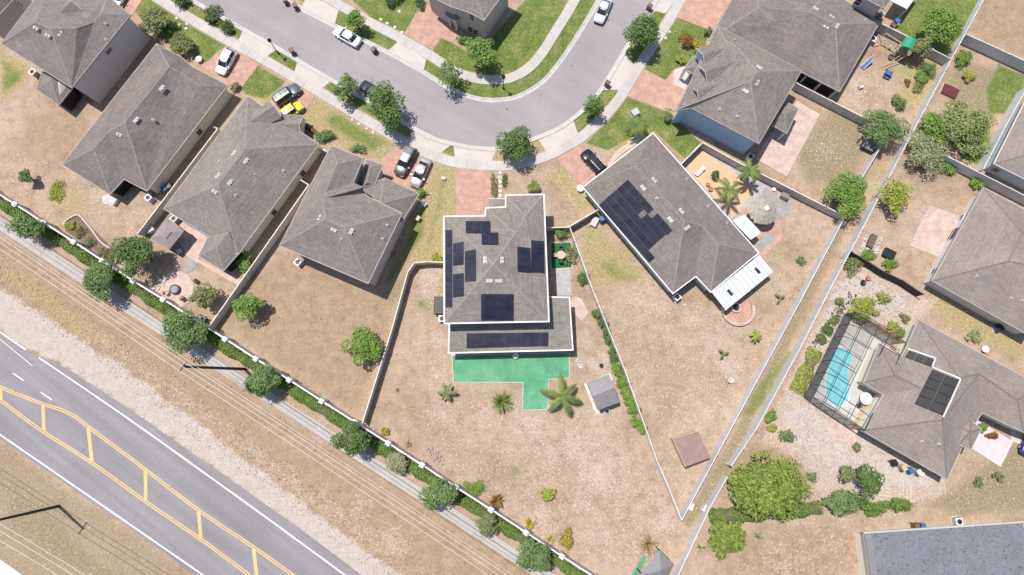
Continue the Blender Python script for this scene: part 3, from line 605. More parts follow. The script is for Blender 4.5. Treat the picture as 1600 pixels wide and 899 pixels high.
    if caps:
        for k, l in cnt.items():
            if len(l) != 2: continue
            a, b = P[l[0][1]], P[l[0][2]]; s1, s2 = fd[l[0][0]][1], fd[l[1][0]][1]
            c2 = sum((p for p in s2['pts']), Vector()) / len(s2['pts'])
            if s1['n'].dot(c2 - a) > -.05: continue
            e = (b - a).normalized(); up = (s1['n'] + s2['n']).normalized() * .02; w = .12; prof = []
            for s in (s1, s2):
                t = s['n'].cross(e); cc = sum((p for p in s['pts']), Vector()) / len(s['pts'])
                if t.dot(cc - a) < 0: t = -t
                prof.append(t * w)
            cb = MB(); cb.add([a + prof[0] + up * .5, a + up * 1.6, a + prof[1] + up * .5, b + prof[0] + up * .5, b + up * 1.6, b + prof[1] + up * .5], [(0, 1, 4, 3), (1, 2, 5, 4)])
            cb.build('ridge_cap', MAT[capmat], root)
    return P
VENT = MB().box((0, 0, .03), (.95, .5, .05)).box((-.25, 0, .12), (.36, .40, .16), taper=.8).box((.25, 0, .12), (.36, .40, .16), taper=.8).mesh('roof_vent', M('galvanised vent', (.52, .51, .50), .1, 3, .45))
PIPE = MB().tube([(0, 0, -.1), (0, 0, .35)], .07, 8).box((0, 0, .02), (.34, .4, .03)).mesh('vent_pipe', MAT['greyP'])
def on_face(me, name, root, p, n, u, lift=.0, local=False):
    o = part(name, me, root); v = n.cross(u)
    M4 = Matrix((u, v, n)).transposed().to_4x4(); M4.translation = p + n * lift
    o.matrix_basis = Matrix.Identity(4); o.matrix_parent_inverse = Matrix.Translation(-root.location) ; o.matrix_basis = M4
    return o
def vents(root, surfs, spots, me=None, name='roof_vent'):
    for x, y in spots:
        p, s = hit(surfs, x, y, 'roof')
        if p: on_face(me or VENT, name, root, p, s['n'], s['u'])
def windows(root, surfs, spots, w=.9, h=1.3, fr='trim'):
    for q in spots:
        x, y = q[:2]; ww, hh = (q[2], q[3]) if len(q) > 2 else (w, h)
        p, s = hit(surfs, x, y, 'wall')
        if not p: print('window missed', x, y); continue
        n, u = s['n'], s['u']; up = Vector((0, 0, 1)); fb = MB(); t = .07
        for du, dv, a, b in ((-ww / 2, 0, t, hh + t), (ww / 2, 0, t, hh + t), (0, -hh / 2, ww + t, t), (0, hh / 2, ww + t, t), (0, 0, ww, .04)):
            c = u * du + up * dv; fb.add([c - u * a / 2 - up * b / 2, c + u * a / 2 - up * b / 2, c + u * a / 2 + up * b / 2, c - u * a / 2 + up * b / 2] + [k + n * .06 for k in (c - u * a / 2 - up * b / 2, c + u * a / 2 - up * b / 2, c + u * a / 2 + up * b / 2, c - u * a / 2 + up * b / 2)], [(4, 5, 6, 7), (0, 1, 5, 4), (1, 2, 6, 5), (2, 3, 7, 6), (3, 0, 4, 7)])
        o = fb.build('window', MAT[fr], root); o.location += p
        g = MB(); g.add([-u * ww / 2 - up * hh / 2 + n * .03, u * ww / 2 - up * hh / 2 + n * .03, u * ww / 2 + up * hh / 2 + n * .03, -u * ww / 2 + up * hh / 2 + n * .03], [(0, 1, 2, 3)])
        go = part('pane', g.mesh('pane', MAT['glass'])); go.parent = o
def house(name, label, c): return thing(name, label, 'house', at(*c, 0))
def gable(root, ridge_f, ridge_b, zr, half, drop, roof='roof', wall='stuccoT', surfs=None):
    """small gable dormer: ridge from front tip to back, both at height zr"""
    pb, _ = hit(surfs or [], *ridge_b, 'roof'); zr = pb.z + .03 if pb else zr; drop = half * .55
    a, b = at(*ridge_f, zr), at(*ridge_b, zr); e = (b - a); e.z = 0; e.normalize(); s = Vector((-e.y, e.x, 0))
    mb = MB(); mb.uv = []
    for k in (1, -1):
        q = [a, b, b + s * k * half - Vector((0, 0, drop)), a + s * k * half - Vector((0, 0, drop))]
        if k > 0: q = q[::-1]
        mb.add(q, [(0, 1, 2, 3)]); uu = [((p - a).dot(e), (p - a).dot(s) * 1.1) for p in q]; mb.uv.append(uu)
    mb.build('dormer_roof', MAT[roof], root)
    ck = MB(); dd = Vector((0, 0, drop + .04)); lo = Vector((0, 0, drop + 1.6)); f2 = a + e * .3
    for k in (1, -1): ck.add([f2 + s * k * (half - .12) - dd, b + s * k * (half - .12) - dd, b + s * k * (half - .12) - lo, f2 + s * k * (half - .12) - lo], [(0, 1, 2, 3)])
    ck.add([f2 + s * (half - .12) - dd, f2 - s * (half - .12) - dd, f2 - s * (half - .12) - lo, f2 + s * (half - .12) - lo], [(0, 1, 2, 3)]); ck.build('dormer_cheek', MAT[wall], root)
    w = MB(); f = a + e * .3; w.add([f - Vector((0, 0, .06)), f + s * (half - .1) - Vector((0, 0, drop + .02)), f - s * (half - .1) - Vector((0, 0, drop + .02))], [(0, 1, 2), (2, 1, 0)]); w.build('dormer_wall', MAT[wall], root)
    fb = MB(); d = Vector((0, 0, drop))
    for k in (1, -1): fb.tube([a, a + s * k * half - d], .06, 4)
    fb.build('dormer_trim', MAT['fascia'], root)
# far left sliver of a two-storey house
S = []; h = house('two_storey_house', 'brown two storey house cut by the top corner of the photo', (30,40))
roof_level(h, dict(a=(10,-40), b=(22,-2), c=(-22,46), d=(-60,20), r=(-20,0)), ['b c r', 'c d r', 'd a r', 'a b r'], 5.7, roof='roof3', wall='stuccoBr', surfs=S)
windows(h, S, [(31,7)], .8, 1.2)
# house 1
S = []; h = house('two_storey_house', 'grey two storey house with tall blank side wall beside dry yard', (130,90))
roof_level(h, dict(a=(204,23.3), b=(112,137.4), c=(1.7,68), d=(78,-32), k=(136,-8), n=(168,-6), r1=(55,35), r2=(79,45), v=(120.5,43.8), w1=(147,34.5), w2=(159,21)),
   ['a b r2 v w1 w2', 'b c r1 r2', 'c d r1', '!n a w2', '!k n w2 w1 v', 'd k v r2 r1'], 5.75, roof='roof', wall='stuccoG', fascia='fasciaG', surfs=S)
roof_level(h, dict(l0=(66,112), l1=(57,139.5), l2=(91.3,164.4), l3=(112,138.5), q=(80,124), q2=(92,118)), ['l1 l2 q', 'l2 l3 q2 q', 'l0 l1 q q2'], 2.6, roof='roof', wall='screenOrShade', fascia='fasciaG', ov=.25, surfs=[], wallname='lanai_screen_or_shade')
gable(h, (112,2), (92,22), 7.3, 1.4, .7, wall='stuccoG', surfs=S)
windows(h, S, [(170,80,1.1,.55)], fr='fascia'); vents(h, S, [(57,45), (75.5,56.5), (94.5,53)]); vents(h, S, [(165,37), (166,62), (51,18)], PIPE, 'vent_pipe')
# house 2
S = []; h = house('single_storey_house', 'tan single storey house behind the white hatchback driveway', (240,190))
roof_level(h, dict(a=(355.8,133.6), b=(229.6,298.7), n1=(193.6,280.1), n2=(171.7,303.8), c=(96.6,257.6), d=(244.7,68.4), e=(282,88.5), f=(300,104), g0=(282,112.6), g1=(312,134), r1=(264.8,104.4), r2=(195,192), r3=(168.7,206.5), r4=(146,232.7)),
   ['a b r2 r1 g0 g1', '!f a g1 g0', 'd e g0 r1', '!e f g0', 'c d r1 r2 r3 r4', 'n1 b r2 r3', 'n1 n2 r4 r3', 'n2 c r4'], 2.75, roof='roof3', wall='stuccoT', surfs=S, dark=('n1 n2', 'n1 b'))
windows(h, S, [(311.5,206.5,1.0,1.1)]); vents(h, S, [(253,138), (213,188), (187,211), (232,130), (196,178)]); vents(h, S, [(239,187), (203,141), (164,182)], PIPE, 'vent_pipe')
# house 3
S = []; h = house('single_storey_house', 'tan single storey house beside the lilac garden gazebo', (380,290))
roof_level(h, dict(a=(498.3,225.5), b=(372,398), c=(255.9,326.2), d=(386.9,150.3), r1=(383.4,233), r2=(341,289)), ['a b r2 r1', 'b c r2', 'c d r1 r2', 'd a r1'], 2.75, roof='roof2', wall='stuccoC', surfs=S)
roof_level(h, dict(p0=(326,369), p1=(310,400.3), p2=(349,423.4), p3=(372,397), q=(338.6,386.6), q2=(358,362)), ['p1 p2 q', 'p2 p3 q2 q', 'p0 p1 q q2'], 2.62, roof='roof2', wall='screenOrShade', ov=.25, surfs=[], wallname='lanai_screen_or_shade')
gable(h, (468,195), (432,193), 4.4, 2.1, 1.1, 'roof2', 'stuccoC', surfs=S); gable(h, (428,166), (390,190), 4.2, 1.5, .8, 'roof2', 'stuccoC', surfs=S)
windows(h, S, [(473,271), (428,332)]); vents(h, S, [(384.5,252), (360,285), (336,300), (366,240), (341,275)]); vents(h, S, [(397,273), (443,267), (368,305), (340,253)], PIPE, 'vent_pipe')
# house 4
S = []; h = house('two_storey_house', 'two storey house with two cars parked on its front drive', (560,350))
roof_level(h, dict(a=(628,333.5), b=(575.2,443.3), c=(436.7,384), d=(517.3,227.8), e=(567.4,247.3), e2=(552,285.5), m1=(567.4,292,6.1), h=(566,303), s1=(527,256.2), s2=(508.5,300), m0=(507,309), s3=(505,321.5), r1=(508.5,343), r2=(538.2,355.7)),
   ['a b r2', 'b c r1 r2', 'c d s1 s2 m0 s3 r1', 'd e s1', 'e e2 s2 s1', '!e2 m1 m0 s2', '!m1 h s3 m0', 'h a r2 r1 s3'], 5.1, roof='roof', wall='stuccoG', fascia='fascia', surfs=S)
G2 = []; roof_level(h, dict(g1=(600.8,278.4), g2=(655,302.9), g3=(628,347), g4=(590,335), g5=(567,295), p=(594,318.7), p2=(615,326)), ['g1 g2 p', '!g2 g3 p', '!g3 g4 p', '!g4 g5 p', '!g5 g1 p'], 2.85, roof='roof', wall='stuccoG', surfs=G2)
roof_level(h, dict(k1=(571,249), k2=(598,257), k3=(586,288), k4=(566,292), q=(578,262), q2=(574,286)), ['k1 k2 q', 'k2 k3 q2 q', '!k3 k4 q2', '!k4 k1 q q2'], 3.1, roof='roof', wall='stuccoG', surfs=[])
windows(h, S, [(611.5,394.5,.8,1.0), (598,428,1.0,1.4)]); vents(h, S, [(500,341), (522,360), (549,362)]); vents(h, S, [(533,374), (605,352), (598,373)], PIPE, 'vent_pipe')
# house 5 - the one with the green patio
S = []; h = house('two_storey_house', 'two storey house with white gutters and many solar panels above green patio', (775,420)); MAIN = (h, S)
roof_level(h, dict(tl=(694.3,339.2), n1=(758.8,338.3), n2=(759.7,325.8), n3=(790.8,324.3), n4=(790.8,306.2), tr=(849,304.6), br=(856.9,501.8), bl=(694.9,504.9), r1=(771.2,413), r0=(805.5,365), u=(821,338)),
   ['bl tl r1', 'br bl r1', 'tr br r1 r0 u', 'tl n1 r0 r1', '!n1 n2 r0', '!n2 n3 r0', '!n3 n4 u r0', 'n4 tr u'], 5.6, .36, roof='roof2', wall='stuccoBr', fascia='fasciaW', fw=.16, ov=.4, surfs=S)
G2 = []; roof_level(h, dict(a=(701.8,551), b=(894.2,546.3), c=(889,466,3.55), d=(858.4,465,3.55), e=(858.5,503,3.2), f=(702.7,507,3.2)), ['a b c d e f'], 2.7, roof='roofL', wall=None, fascia='fasciaW', fw=.16, surfs=G2, gut='all')
LAN = G2
roof_level(h, dict(a=(764,311), b=(791,311), c=(791,326), d=(764,326)), ['a b c d'], 2.7, roof='roof2', wall='stuccoT', fascia='fasciaW', surfs=[])
for x, y in ((704,549), (757,548), (826,547), (891.5,545)):
    p = at(x, y, 2.6); MB().box((p.x, p.y + .25, 1.3), (.18, .18, 2.6)).build('post', MAT['trim'], h)
vents(h, S, [(758,407), (784.5,407), (765,439.5), (779.5,439.5)])
# house 6
S = []; h = house('single_storey_house', 'single storey house with long dark solar array and white patio roof', (1050,350)); H6 = (h, S)
roof_level(h, dict(a=(911.4,292.8), b=(1020.3,209), c=(1184.8,395.2), d1=(1110.7,456.2), n=(1087.2,431.4), e=(1051.4,458.3), s=(1020,241), r1=(993.4,259), r2=(1069.3,345.2), r3=(1097,352.8), r4=(1122.8,381.4)),
   ['e a r1 r2', 'b c r4 r3 r2 r1 s', '!a b s r1', 'n e r2 r3', 'd1 n r3 r4', 'c d1 r4'], 2.75, roof='roof', wall='stuccoS', fascia='fasciaW', fw=.12, surfs=S)
vents(h, S, [(1022,282), (1005,294), (1064.5,330.5), (1047.5,343.5), (1073.5,356.5)]); vents(h, S, [(1026,310), (1073,280), (1107,322), (1136,349)], PIPE, 'vent_pipe')
for x, y, x2, y2 in ((964,254,969,260), (986,236,991,242)):
    p, s = hit(S, x, y, 'roof')
    if p: MB().tube([p + s['n'] * .06, plane_pt(s, x2, y2) + s['n'] * .06], .09, 6).build('roof_flashing', MAT['trim'], h)
pr = MB(); q = [at(1186.5,398.6,2.62), at(1208,425,2.35), at(1134,485,2.35), at(1112.4,457.2,2.62)]; dz = Vector((0, 0, .1))
pr.add([p - dz for p in q] + q, [(3, 2, 1, 0), (4, 5, 6, 7), (0, 1, 5, 4), (1, 2, 6, 5), (2, 3, 7, 6), (3, 0, 4, 7)]); pr.build('patio_roof', MAT['metalW'], h)
for k in range(1, 11):
    a, b = q[0].lerp(q[3], k / 11), q[1].lerp(q[2], k / 11); MB().tube([a + dz * .2, b + dz * .2], .05, 4).build('roof_rib', MAT['greyP'], h)
for t, u_ in ((.19, .5), (.77, .5)):
    c = q[0].lerp(q[3], t).lerp(q[1].lerp(q[2], t), u_); e = (q[1] - q[0]).normalized(); rz = math.atan2(e.y, e.x)
    MB().box((c.x, c.y, c.z + .05), (.95, .42, .06), rz).build('skylight', MAT['glass'], h)
for t in (0.02, .5, .98):
    c = q[1].lerp(q[2], t); MB().box((c.x, c.y, 1.15), (.1, .1, 2.3)).build('post', MAT['trim'], h)
# house 7 (blue side wall)
S = []; h = house('two_storey_house', 'two storey house with blue side wall and pink rear patio', (1160,150))
roof_level(h, dict(w=(1056,173), p1=(1079.8,169), s=(1185.7,224.8), e=(1252.7,110.5), n=(1121.9,40.5), k1=(1173,127.7), k2=(1182.6,112), k4=(1133,62.5), k3=(1155,76)),
   ['p1 s k1', 's e k2 k1', 'e n k4 k3 k2', 'n w k1 k2 k3 k4', '!w p1 k1'], 5.3, .40, roof='roof', wall='stuccoB', fascia='fasciaG', surfs=S)
gable(h, (1098,86), (1150,70), 6.9, 1.7, .85, 'roof', 'stuccoB', surfs=S); gable(h, (1102,113), (1152,96), 7.0, 1.5, .8, 'roof', 'stuccoB', surfs=S); gable(h, (1089,144), (1125,130), 6.6, .9, .5, 'roof', 'black', surfs=S)
roof_level(h, dict(a=(1083,88), b=(1069,108), c=(1094,121), d=(1108,103), q=(1085,104), q2=(1096,108)), ['a b q', 'b c q2 q', '!c d q2', 'd a q q2'], 2.8, roof='roof', wall=None, surfs=[])
for x, y in ((1070,109), (1092,120)): p = at(x, y, 2.6); MB().box((p.x, p.y, 1.3), (.35, .35, 2.6)).build('porch_column', MAT['stuccoW'], h)
roof_level(h, dict(a=(1248,169.7), b=(1229.3,208.7), c=(1207.5,196.2), d=(1229.3,160), q=(1226,178), q2=(1222,176)), ['a b q', 'b c q2 q', '!c d q2', 'd a q q2'], 2.7, roof='roof', wall=None, surfs=[])
for x, y in ((1246,170), (1229,206.5)): p = at(x, y, 2.6); MB().box((p.x - .2, p.y, 1.3), (.3, .3, 2.6)).build('porch_column', MAT['stuccoW'], h)
vents(h, S, [(1186,106), (1183,130), (1165,143)]); vents(h, S, [(1124,171), (1152,182), (1122,118), (1148,62)], PIPE, 'vent_pipe')
# house 8
S = []; h = house('single_storey_house', 'wide single storey house beside the yard with blue play toys', (1250,60))
roof_level(h, dict(x0=(1108,62,2.75), s0=(1250,111.5), s=(1311.8,143.3), e=(1374,35.8), t=(1296,-16), y=(1185,-75), x1=(1150,-12), e1=(1305.6,37.4), e2=(1265,19.3), e3=(1213.7,33), e4=(1185,12)),
   ['s0 s e1 e2 e3 e4 x0', 's e e1', 'e t e2 e1', '!t y e4 e3 e2', '!y x1 e4', '!x1 x0 e4'], 2.75, .38, roof='roof3', wall='stuccoT', surfs=S, dark=('s0 s',))
vents(h, S, [(1265.5,30.5), (1290,43), (1274.5,14), (1299,27), (1308,42)]); vents(h, S, [(1295,5), (1310,13), (1352,32)], PIPE, 'vent_pipe')
for (x, y) in ((1262,118), (1284,131), (1308,143)): p = at(x, y, 2.5); MB().box((p.x + .1, p.y + .3, 1.25), (.25, .25, 2.5)).build('porch_column', MAT['stuccoW'], h)
# house 9
S = []; h = house('two_storey_house', 'brown two storey house at the top edge with white patio cover', (1350,0))
roof_level(h, dict(a=(1340,-8), b=(1382.4,14), c=(1398,-10), d=(1380,-60), r=(1372,-25)), ['a b r', 'b c r', 'c d r', 'd a r'], 5.6, roof='roof', wall='stuccoBr', fascia='fascia', surfs=S)
windows(h, S, [(1341,3,.9,1.2)])
q = [at(1390.7,1,2.9), at(1417.4,14.5,2.6), at(1440,-18,2.6), at(1412,-32,2.9)]; pr = MB(); pr.add([p - dz for p in q] + q, [(3, 2, 1, 0), (4, 5, 6, 7), (0, 1, 5, 4), (1, 2, 6, 5), (2, 3, 7, 6), (3, 0, 4, 7)]); pr.build('patio_cover', MAT['metalW'], h)
for p in (q[1], q[2]): MB().box((p.x, p.y, 1.25), (.1, .1, 2.5)).build('post', MAT['trim'], h)
# house 10
S = []; h = house('two_storey_house', 'two storey house inside the street bend with small hipped entry porch', (750,40))
roof_level(h, dict(a=(684,0), b=(702.7,10), c=(732,19.4), d=(756.2,32), e=(800,-28), f=(720,-70), g=(660,-20), r=(745,-10), r2=(712,-30)), ['!a b r2', '!b c r r2', 'c d r', 'd e r', '!e f r2 r', '!f g r2', '!g a r2'], 5.5, roof='roof2', wall='stuccoBr', fascia='fascia', surfs=S)
roof_level(h, dict(a=(694.7,23.4), b=(711,33.4), c=(721,28), d=(722,9), e=(706,2), q=(710,17)), ['a b q', 'b c q', '!c d q', '!d e q', '!e a q'], 2.9, roof='roof2', wall=None, surfs=[])
roof_level(h, dict(a=(676,-10), b=(698,12), c=(712,-2), d=(690,-25), q=(694,-6)), ['a b q', 'b c q', 'c d q', 'd a q'], 3.0, roof='roof2', wall='stuccoBr', surfs=S)
for x, y in ((703,38), (713,44)): p = at(x, y, 1.0); MB().box((p.x, p.y + .3, 1.4), (.3, .3, 2.8)).build('porch_column', MAT['stuccoW'], h)
windows(h, S, [(736.5,27,1.0,1.4), (735,46,.9,1.3), (743.5,50,.9,1.3)])
# house 11 (pool)
S = []; h = house('single_storey_house', 'weathered single storey house attached to the screened swimming pool', (1450,620)); H11 = (h, S)
roof_level(h, dict(N=(1434.6,499.3), R=(1625,603), R2=(1640,690), s4=(1600,676), s3=(1534,645), s2=(1504,697), s=(1479.8,749.4), sw=(1347.4,673), i=(1380,617), w2=(1349,598.3), w1=(1374,537.6), w3=(1409,556), W=(1416,544), k=(1498.5,590.6), m=(1529.6,584.3), m2=(1590,625), j=(1472,656), p=(1397.3,586), v=(1439,607)),
   ['N R m2 m k', 'W N k', '!w3 W k v', 'w1 w2 p', 'w2 i v p', '!w3 v p w1', 'sw i v k j', '!k m j', 'sw s j', 's s2 j', '!s2 s3 m j', 's3 s4 m2 m', '!s4 R2 R m2'], 2.75, .34, roof='roofW', wall='stuccoC', fascia='fascia', surfs=S, capmat='capD')
roof_level(h, dict(a=(1495,664), b=(1517,656), c=(1533,671), d=(1517,703), e=(1498,695), q=(1515.6,675)), ['a b q', 'b c q', 'c d q', 'd e q', 'e a q'], 3.0, roof='roofW', wall=None, surfs=[], capmat='capD')
p = at(1517,701, 2.6); MB().box((p.x - .2, p.y + .4, 1.4), (.3, .3, 2.8)).build('porch_column', MAT['stuccoW'], h)
for a, b in (((1416,544),(1434,500)), ((1417,545),(1461,560)), ((1461,560),(1456,573)), ((1456,574),(1500,592)), ((1500,593),(1473,652))):
    pa, sa_ = hit(S, *a, 'roof'); pb, sb_ = hit(S, *b, 'roof')
    if pa and pb: MB().tube([pa + Vector((0, 0, .08)), pb + Vector((0, 0, .08))], .1, 6).build('roof_flashing', MAT['fasciaW'], h)
vents(h, S, [(1441,690), (1467,694), (1492,574), (1546,581)], PIPE, 'vent_pipe')
# house 12
S = []; h = house('single_storey_house', 'large weathered house with lilac white window wall at right edge', (1540,400))
roof_level(h, dict(N=(1537,293), W=(1456,439), S=(1612,527), E=(1690,400), T=(1640,350), r1=(1596,364), r2=(1576,408.7), r3=(1640,420)), ['N W r2 r1', 'W S r3 r2', '!S E r3', '!E T r1 r3', 'T N r1', '!r1 r2 r3'], 2.75, .36, roof='roofW', wall='stuccoW', surfs=S, ov=.5, capmat='capD')
windows(h, S, [(1514,313,1.0,1.2), (1500.5,341,1.0,1.2), (1487,367,2.2,1.9), (1460.5,424,1.0,1.2)]); vents(h, S, [(1526,432), (1580,466), (1597,470)], PIPE, 'vent_pipe')
# house 13
S = []; h = house('single_storey_house', 'house with sea grey wall at the far right edge', (1590,240))
roof_level(h, dict(a=(1553,256), b=(1625,292), c=(1690,190), d=(1606,150), r1=(1612,240), r2=(1640,190)), ['a b r1', 'd a r1 r2', 'b c r2 r1', 'c d r2'], 2.75, .3, roof='roofW', wall='stuccoS', surfs=S, fascia='fasciaW', capmat='capD')
windows(h, S, [(1555.5,265.5,1.0,.9)])
# house 14: grey underlay roof
def feltmat():
    m, nt, b, N, L = nodes('grey roof underlay'); co = poso(nt); n = N('ShaderNodeTexNoise'); n.inputs['Scale'].default_value = 3.4; n.inputs['Detail'].default_value = 2; n.inputs['Distortion'].default_value = 1.6; L(co, n.inputs['Vector'])
    c = ramp(nt, n.outputs[0], [(.35, (.075, .077, .086)), (.43, (.152, .155, .170)), (.7, (.180, .184, .198))]); L(mixc(nt, 1, c, ramp(nt, noise(nt, co, .3, 3), [(.3, (.9, .9, .9)), (.7, (1.08,) * 3)]), 'MULTIPLY'), b.inputs['Base Color'])
    b.inputs['Roughness'].default_value = .8; bumpit(nt, n.outputs[0], b, .5, .04); return m
MAT['felt'] = feltmat()
S = []; h = house('single_storey_house', 'house under a blue grey wrinkled underlay roof at bottom corner', (1480,880))
roof_level(h, dict(a=(1350,834,2.9), b=(1598,817,2.9), c=(1625,985,3.2), d=(1372,1000,3.2)), ['!a b c d'], 2.9, .2, roof='felt', wall='stuccoC', fascia='fascia', fw=.2, surfs=S, caps=False)
q = [at(1351.5,836,2.95), at(1361.5,836,2.95), at(1384,985,3.25), at(1374,985,3.25)]; MB().add(q, [(0, 3, 2, 1)]).build('roof_edge', MAT['metalG'], h)
# ------------------------------------------------------------------ solar arrays: each module its own part
def solar(label, H, quad, nu, nv, skip=(), mat='solar', lift=.10, face=None, drape=False, gap=.016, name='solar_array'):
    cx = sum(q[0] for q in quad) / 4; cy = sum(q[1] for q in quad) / 4
    p, s = (None, face) if face else hit(H[1], cx, cy, 'roof')
    if s is None: print('solar missed', label); return
    Q = [plane_pt(s, *q) + s['n'] * lift for q in quad]; n = s['n']
    if drape: Q = [hit(H[1], *q, 'roof')[0] + Vector((0, 0, lift)) for q in quad]
    root = thing(name, label, 'solar panels', Q[0])
    bil = lambda u, v: Q[0].lerp(Q[1], u).lerp(Q[3].lerp(Q[2], u), v)
    lu = (Q[1] - Q[0]).length / nu; lv = (Q[3] - Q[0]).length / nv
    for i in range(nu):
        for j in range(nv):
            if (i, j) in skip: continue
            gu, gv = gap / lu / nu, gap / lv / nv
            a = [bil(i / nu + gu, j / nv + gv), bil((i + 1) / nu - gu, j / nv + gv), bil((i + 1) / nu - gu, (j + 1) / nv - gv), bil(i / nu + gu, (j + 1) / nv - gv)]
            if (a[1] - a[0]).cross(a[2] - a[0]).z < 0: a = a[::-1]
            mb = MB(); mb.add([q - n * .04 for q in a] + a, [(3, 2, 1, 0), (4, 5, 6, 7), (0, 1, 5, 4), (1, 2, 6, 5), (2, 3, 7, 6), (3, 0, 4, 7)]); mb.build('panel', MAT['solar2' if mat == 'solar' and random.random() < .3 else mat], root)
    for v in (.22, .78):
        for j in range(nv):
            t = (j + v) / nv; MB().tube([bil(.01, t) - n * .07, bil(.99, t) - n * .07], .02, 4).build('rail', MAT['metalD'], root)
z5 = lambda x, y: (670 + x / 3.2107, 290 + y / 3.2107); z6 = lambda x, y: (890 + x / 2.9, 190 + y / 2.9); z8 = lambda x, y: (1240 + x / 3.211, 480 + y / 3.211)
R_ = lambda f, x0, y0, x1, y1: [f(x0, y0), f(x1, y0), f(x1, y1), f(x0, y1)]
solar('four solar panels nearest the white front gutter', MAIN, R_(z5, 185, 180, 308, 240), 4, 1)
solar('short row of three solar panels just below the front row', MAIN, R_(z5, 265, 237, 348, 297), 3, 1)
solar('single file column of six solar panels along the left gutter', MAIN, R_(z5, 85, 224, 119, 612), 1, 6)
solar('upper block of three panels beside the single file column', MAIN, [z5(122, 292), z5(176, 282), z5(176, 398), z5(122, 404)], 1, 3)
solar('lower block of three panels beside the single file column', MAIN, [z5(122, 446), z5(177, 440), z5(177, 556), z5(122, 562)], 1, 3)
solar('four stacked panels nearest the centre of the left slope', MAIN, [z5(182, 330), z5(238, 322), z5(238, 480), z5(182, 484)], 1, 4)
solar('inner column of four panels on the right slope', MAIN, [z5(443, 308), z5(509, 314), z5(510, 437), z5(444, 432)], 1, 4)
solar('tall column of five panels beside the right gutter', MAIN, [z5(512, 275), z5(577, 280), z5(580, 440), z5(512, 436)], 1, 5)
solar('two rows of panels on the rear slope above lanai', MAIN, R_(z5, 262, 544, 426, 678), 5, 2)
solar('long single row of panels on the low lanai roof', MAIN, [z5(190, 742), z5(600, 736), z5(600, 806), z5(190, 818)], 12, 1, face=LAN[0])
def z6s(k0, k1, u0, u1):
    a, b, L = (132, 380), (265, 262), (203, 230)
    f = lambda u, v: z6(a[0] + (b[0] - a[0]) * v + L[0] * u, a[1] + (b[1] - a[1]) * v + L[1] * u)
    return [f(u0, k0), f(u1, k0), f(u1, k1), f(u0, k1)]
solar('lowest and longest of five solar rows on the long array', H6, z6s(0, .195, 0, 1.13), 7, 1)
solar('second solar row up from the gutter on the long array', H6, z6s(.2, .395, 0, .98), 6, 1)
solar('middle solar row of the long array', H6, z6s(.4, .595, 0, .98), 6, 1)
solar('fourth solar row of the long array with a gap', H6, z6s(.6, .795, 0, .98), 12, 1, skip=((6, 0),))
solar('highest solar row of the long array nearest the ridge', H6, z6s(.8, .995, 0, 1.0), 12, 1, skip=((7, 0),))
f11, s11 = hit(H11[1], 1440, 640, 'roof')
solar('big black pool heating panels on the weathered roof', H11, [z8(690, 312), z8(828, 366), z8(745, 543), z8(602, 484)], 2, 4, mat='solarB', face=s11, lift=.22, gap=.04, drape=True)
solar('narrow black pool heating strip near the screen cage', H11, [z8(575, 218), z8(703, 264), z8(686, 300), z8(552, 250)], 3, 1, mat='solarB', lift=.22, gap=.04, drape=True)
# ------------------------------------------------------------------ fences, one thing per run, each panel and post a part
def fence(name, label, pts, h=1.8, mat='vinylT', top='vinylTop', pl=2.4, th=.06, post=.13, group=None, cap=True, ribs=False):
    P = [at(x, y, h) for x, y in pts]; root = thing(name, label, 'fence', (P[0].x, P[0].y, 0), group)
    posts = {}
    for k in range(len(P) - 1):
        a, b = P[k], P[k + 1]; L = (b - a).length; n = max(1, round(L / pl)); d = (b - a).normalized(); rz = math.atan2(d.y, d.x); l = L / n
        pm = MB().box((0, 0, h / 2 - .03), (l - post, th, h - .12))
        if ribs:
            for r in range(int(l / .16)): pm.box((-l / 2 + .1 + r * .16, (-1) ** r * .03, h / 2), (.13, .03, h - .05))
        pm = pm.mesh('panel', MAT[mat]); tm = MB().box((0, 0, h - .05), (l - post, th + .06, .09)).mesh('top_rail', MAT[top])
        qm = MB().box((0, 0, (h + .06) / 2), (post, post, h + .06)).box((0, 0, h + .09), (post + .05, post + .05, .06), taper=.5).mesh('post', MAT[top])
        for i in range(n):
            c = a + d * (i + .5) * l
            for nm, me in (('panel', pm), ('top_rail', tm)):
                o = part(nm, me, root); o.matrix_parent_inverse = Matrix(); o.location = (c.x - root.location.x, c.y - root.location.y, 0); o.rotation_euler = (0, 0, rz)
        for i in range(n + 1):
            c = a + d * i * l; key = (round(c.x, 1), round(c.y, 1))
            if key in posts: continue
            posts[key] = 1; o = part('post', qm, root); o.matrix_parent_inverse = Matrix(); o.location = (c.x - root.location.x, c.y - root.location.y, 0); o.rotation_euler = (0, 0, rz)
    return root
fence('vinyl_fence', 'tan fence between the hatchback house and the gazebo yard', [(335,199),(340,201),(215,365)])
fence('vinyl_fence', 'tan fence between the gazebo yard and the wide bare yard', [(468,280),(482,289),(326,511)])
fence('vinyl_fence', 'short tan fence gate between two house fronts near the shrubs', [(499,230),(510,237)])
fence('vinyl_fence', 'tan fence bending round the bare yard to the road wall', [(692,410),(668,409),(647,411),(637,425),(612,515),(566,661)])
fence('vinyl_fence', 'thin white fence running down between the patio yard and bare yard', [(890,354),(925,450),(975,575),(1010,672),(1027,721),(1045,762),(1065,813)], mat='white', top='white', post=.11)
fence('vinyl_fence', 'fence stub joining the green turf corner to the solar house', [(855,356),(890,355)])
fence('vinyl_fence', 'fence stub joining the yard post to the blue bin wall', [(890,354),(934,328)], mat='vinylG')
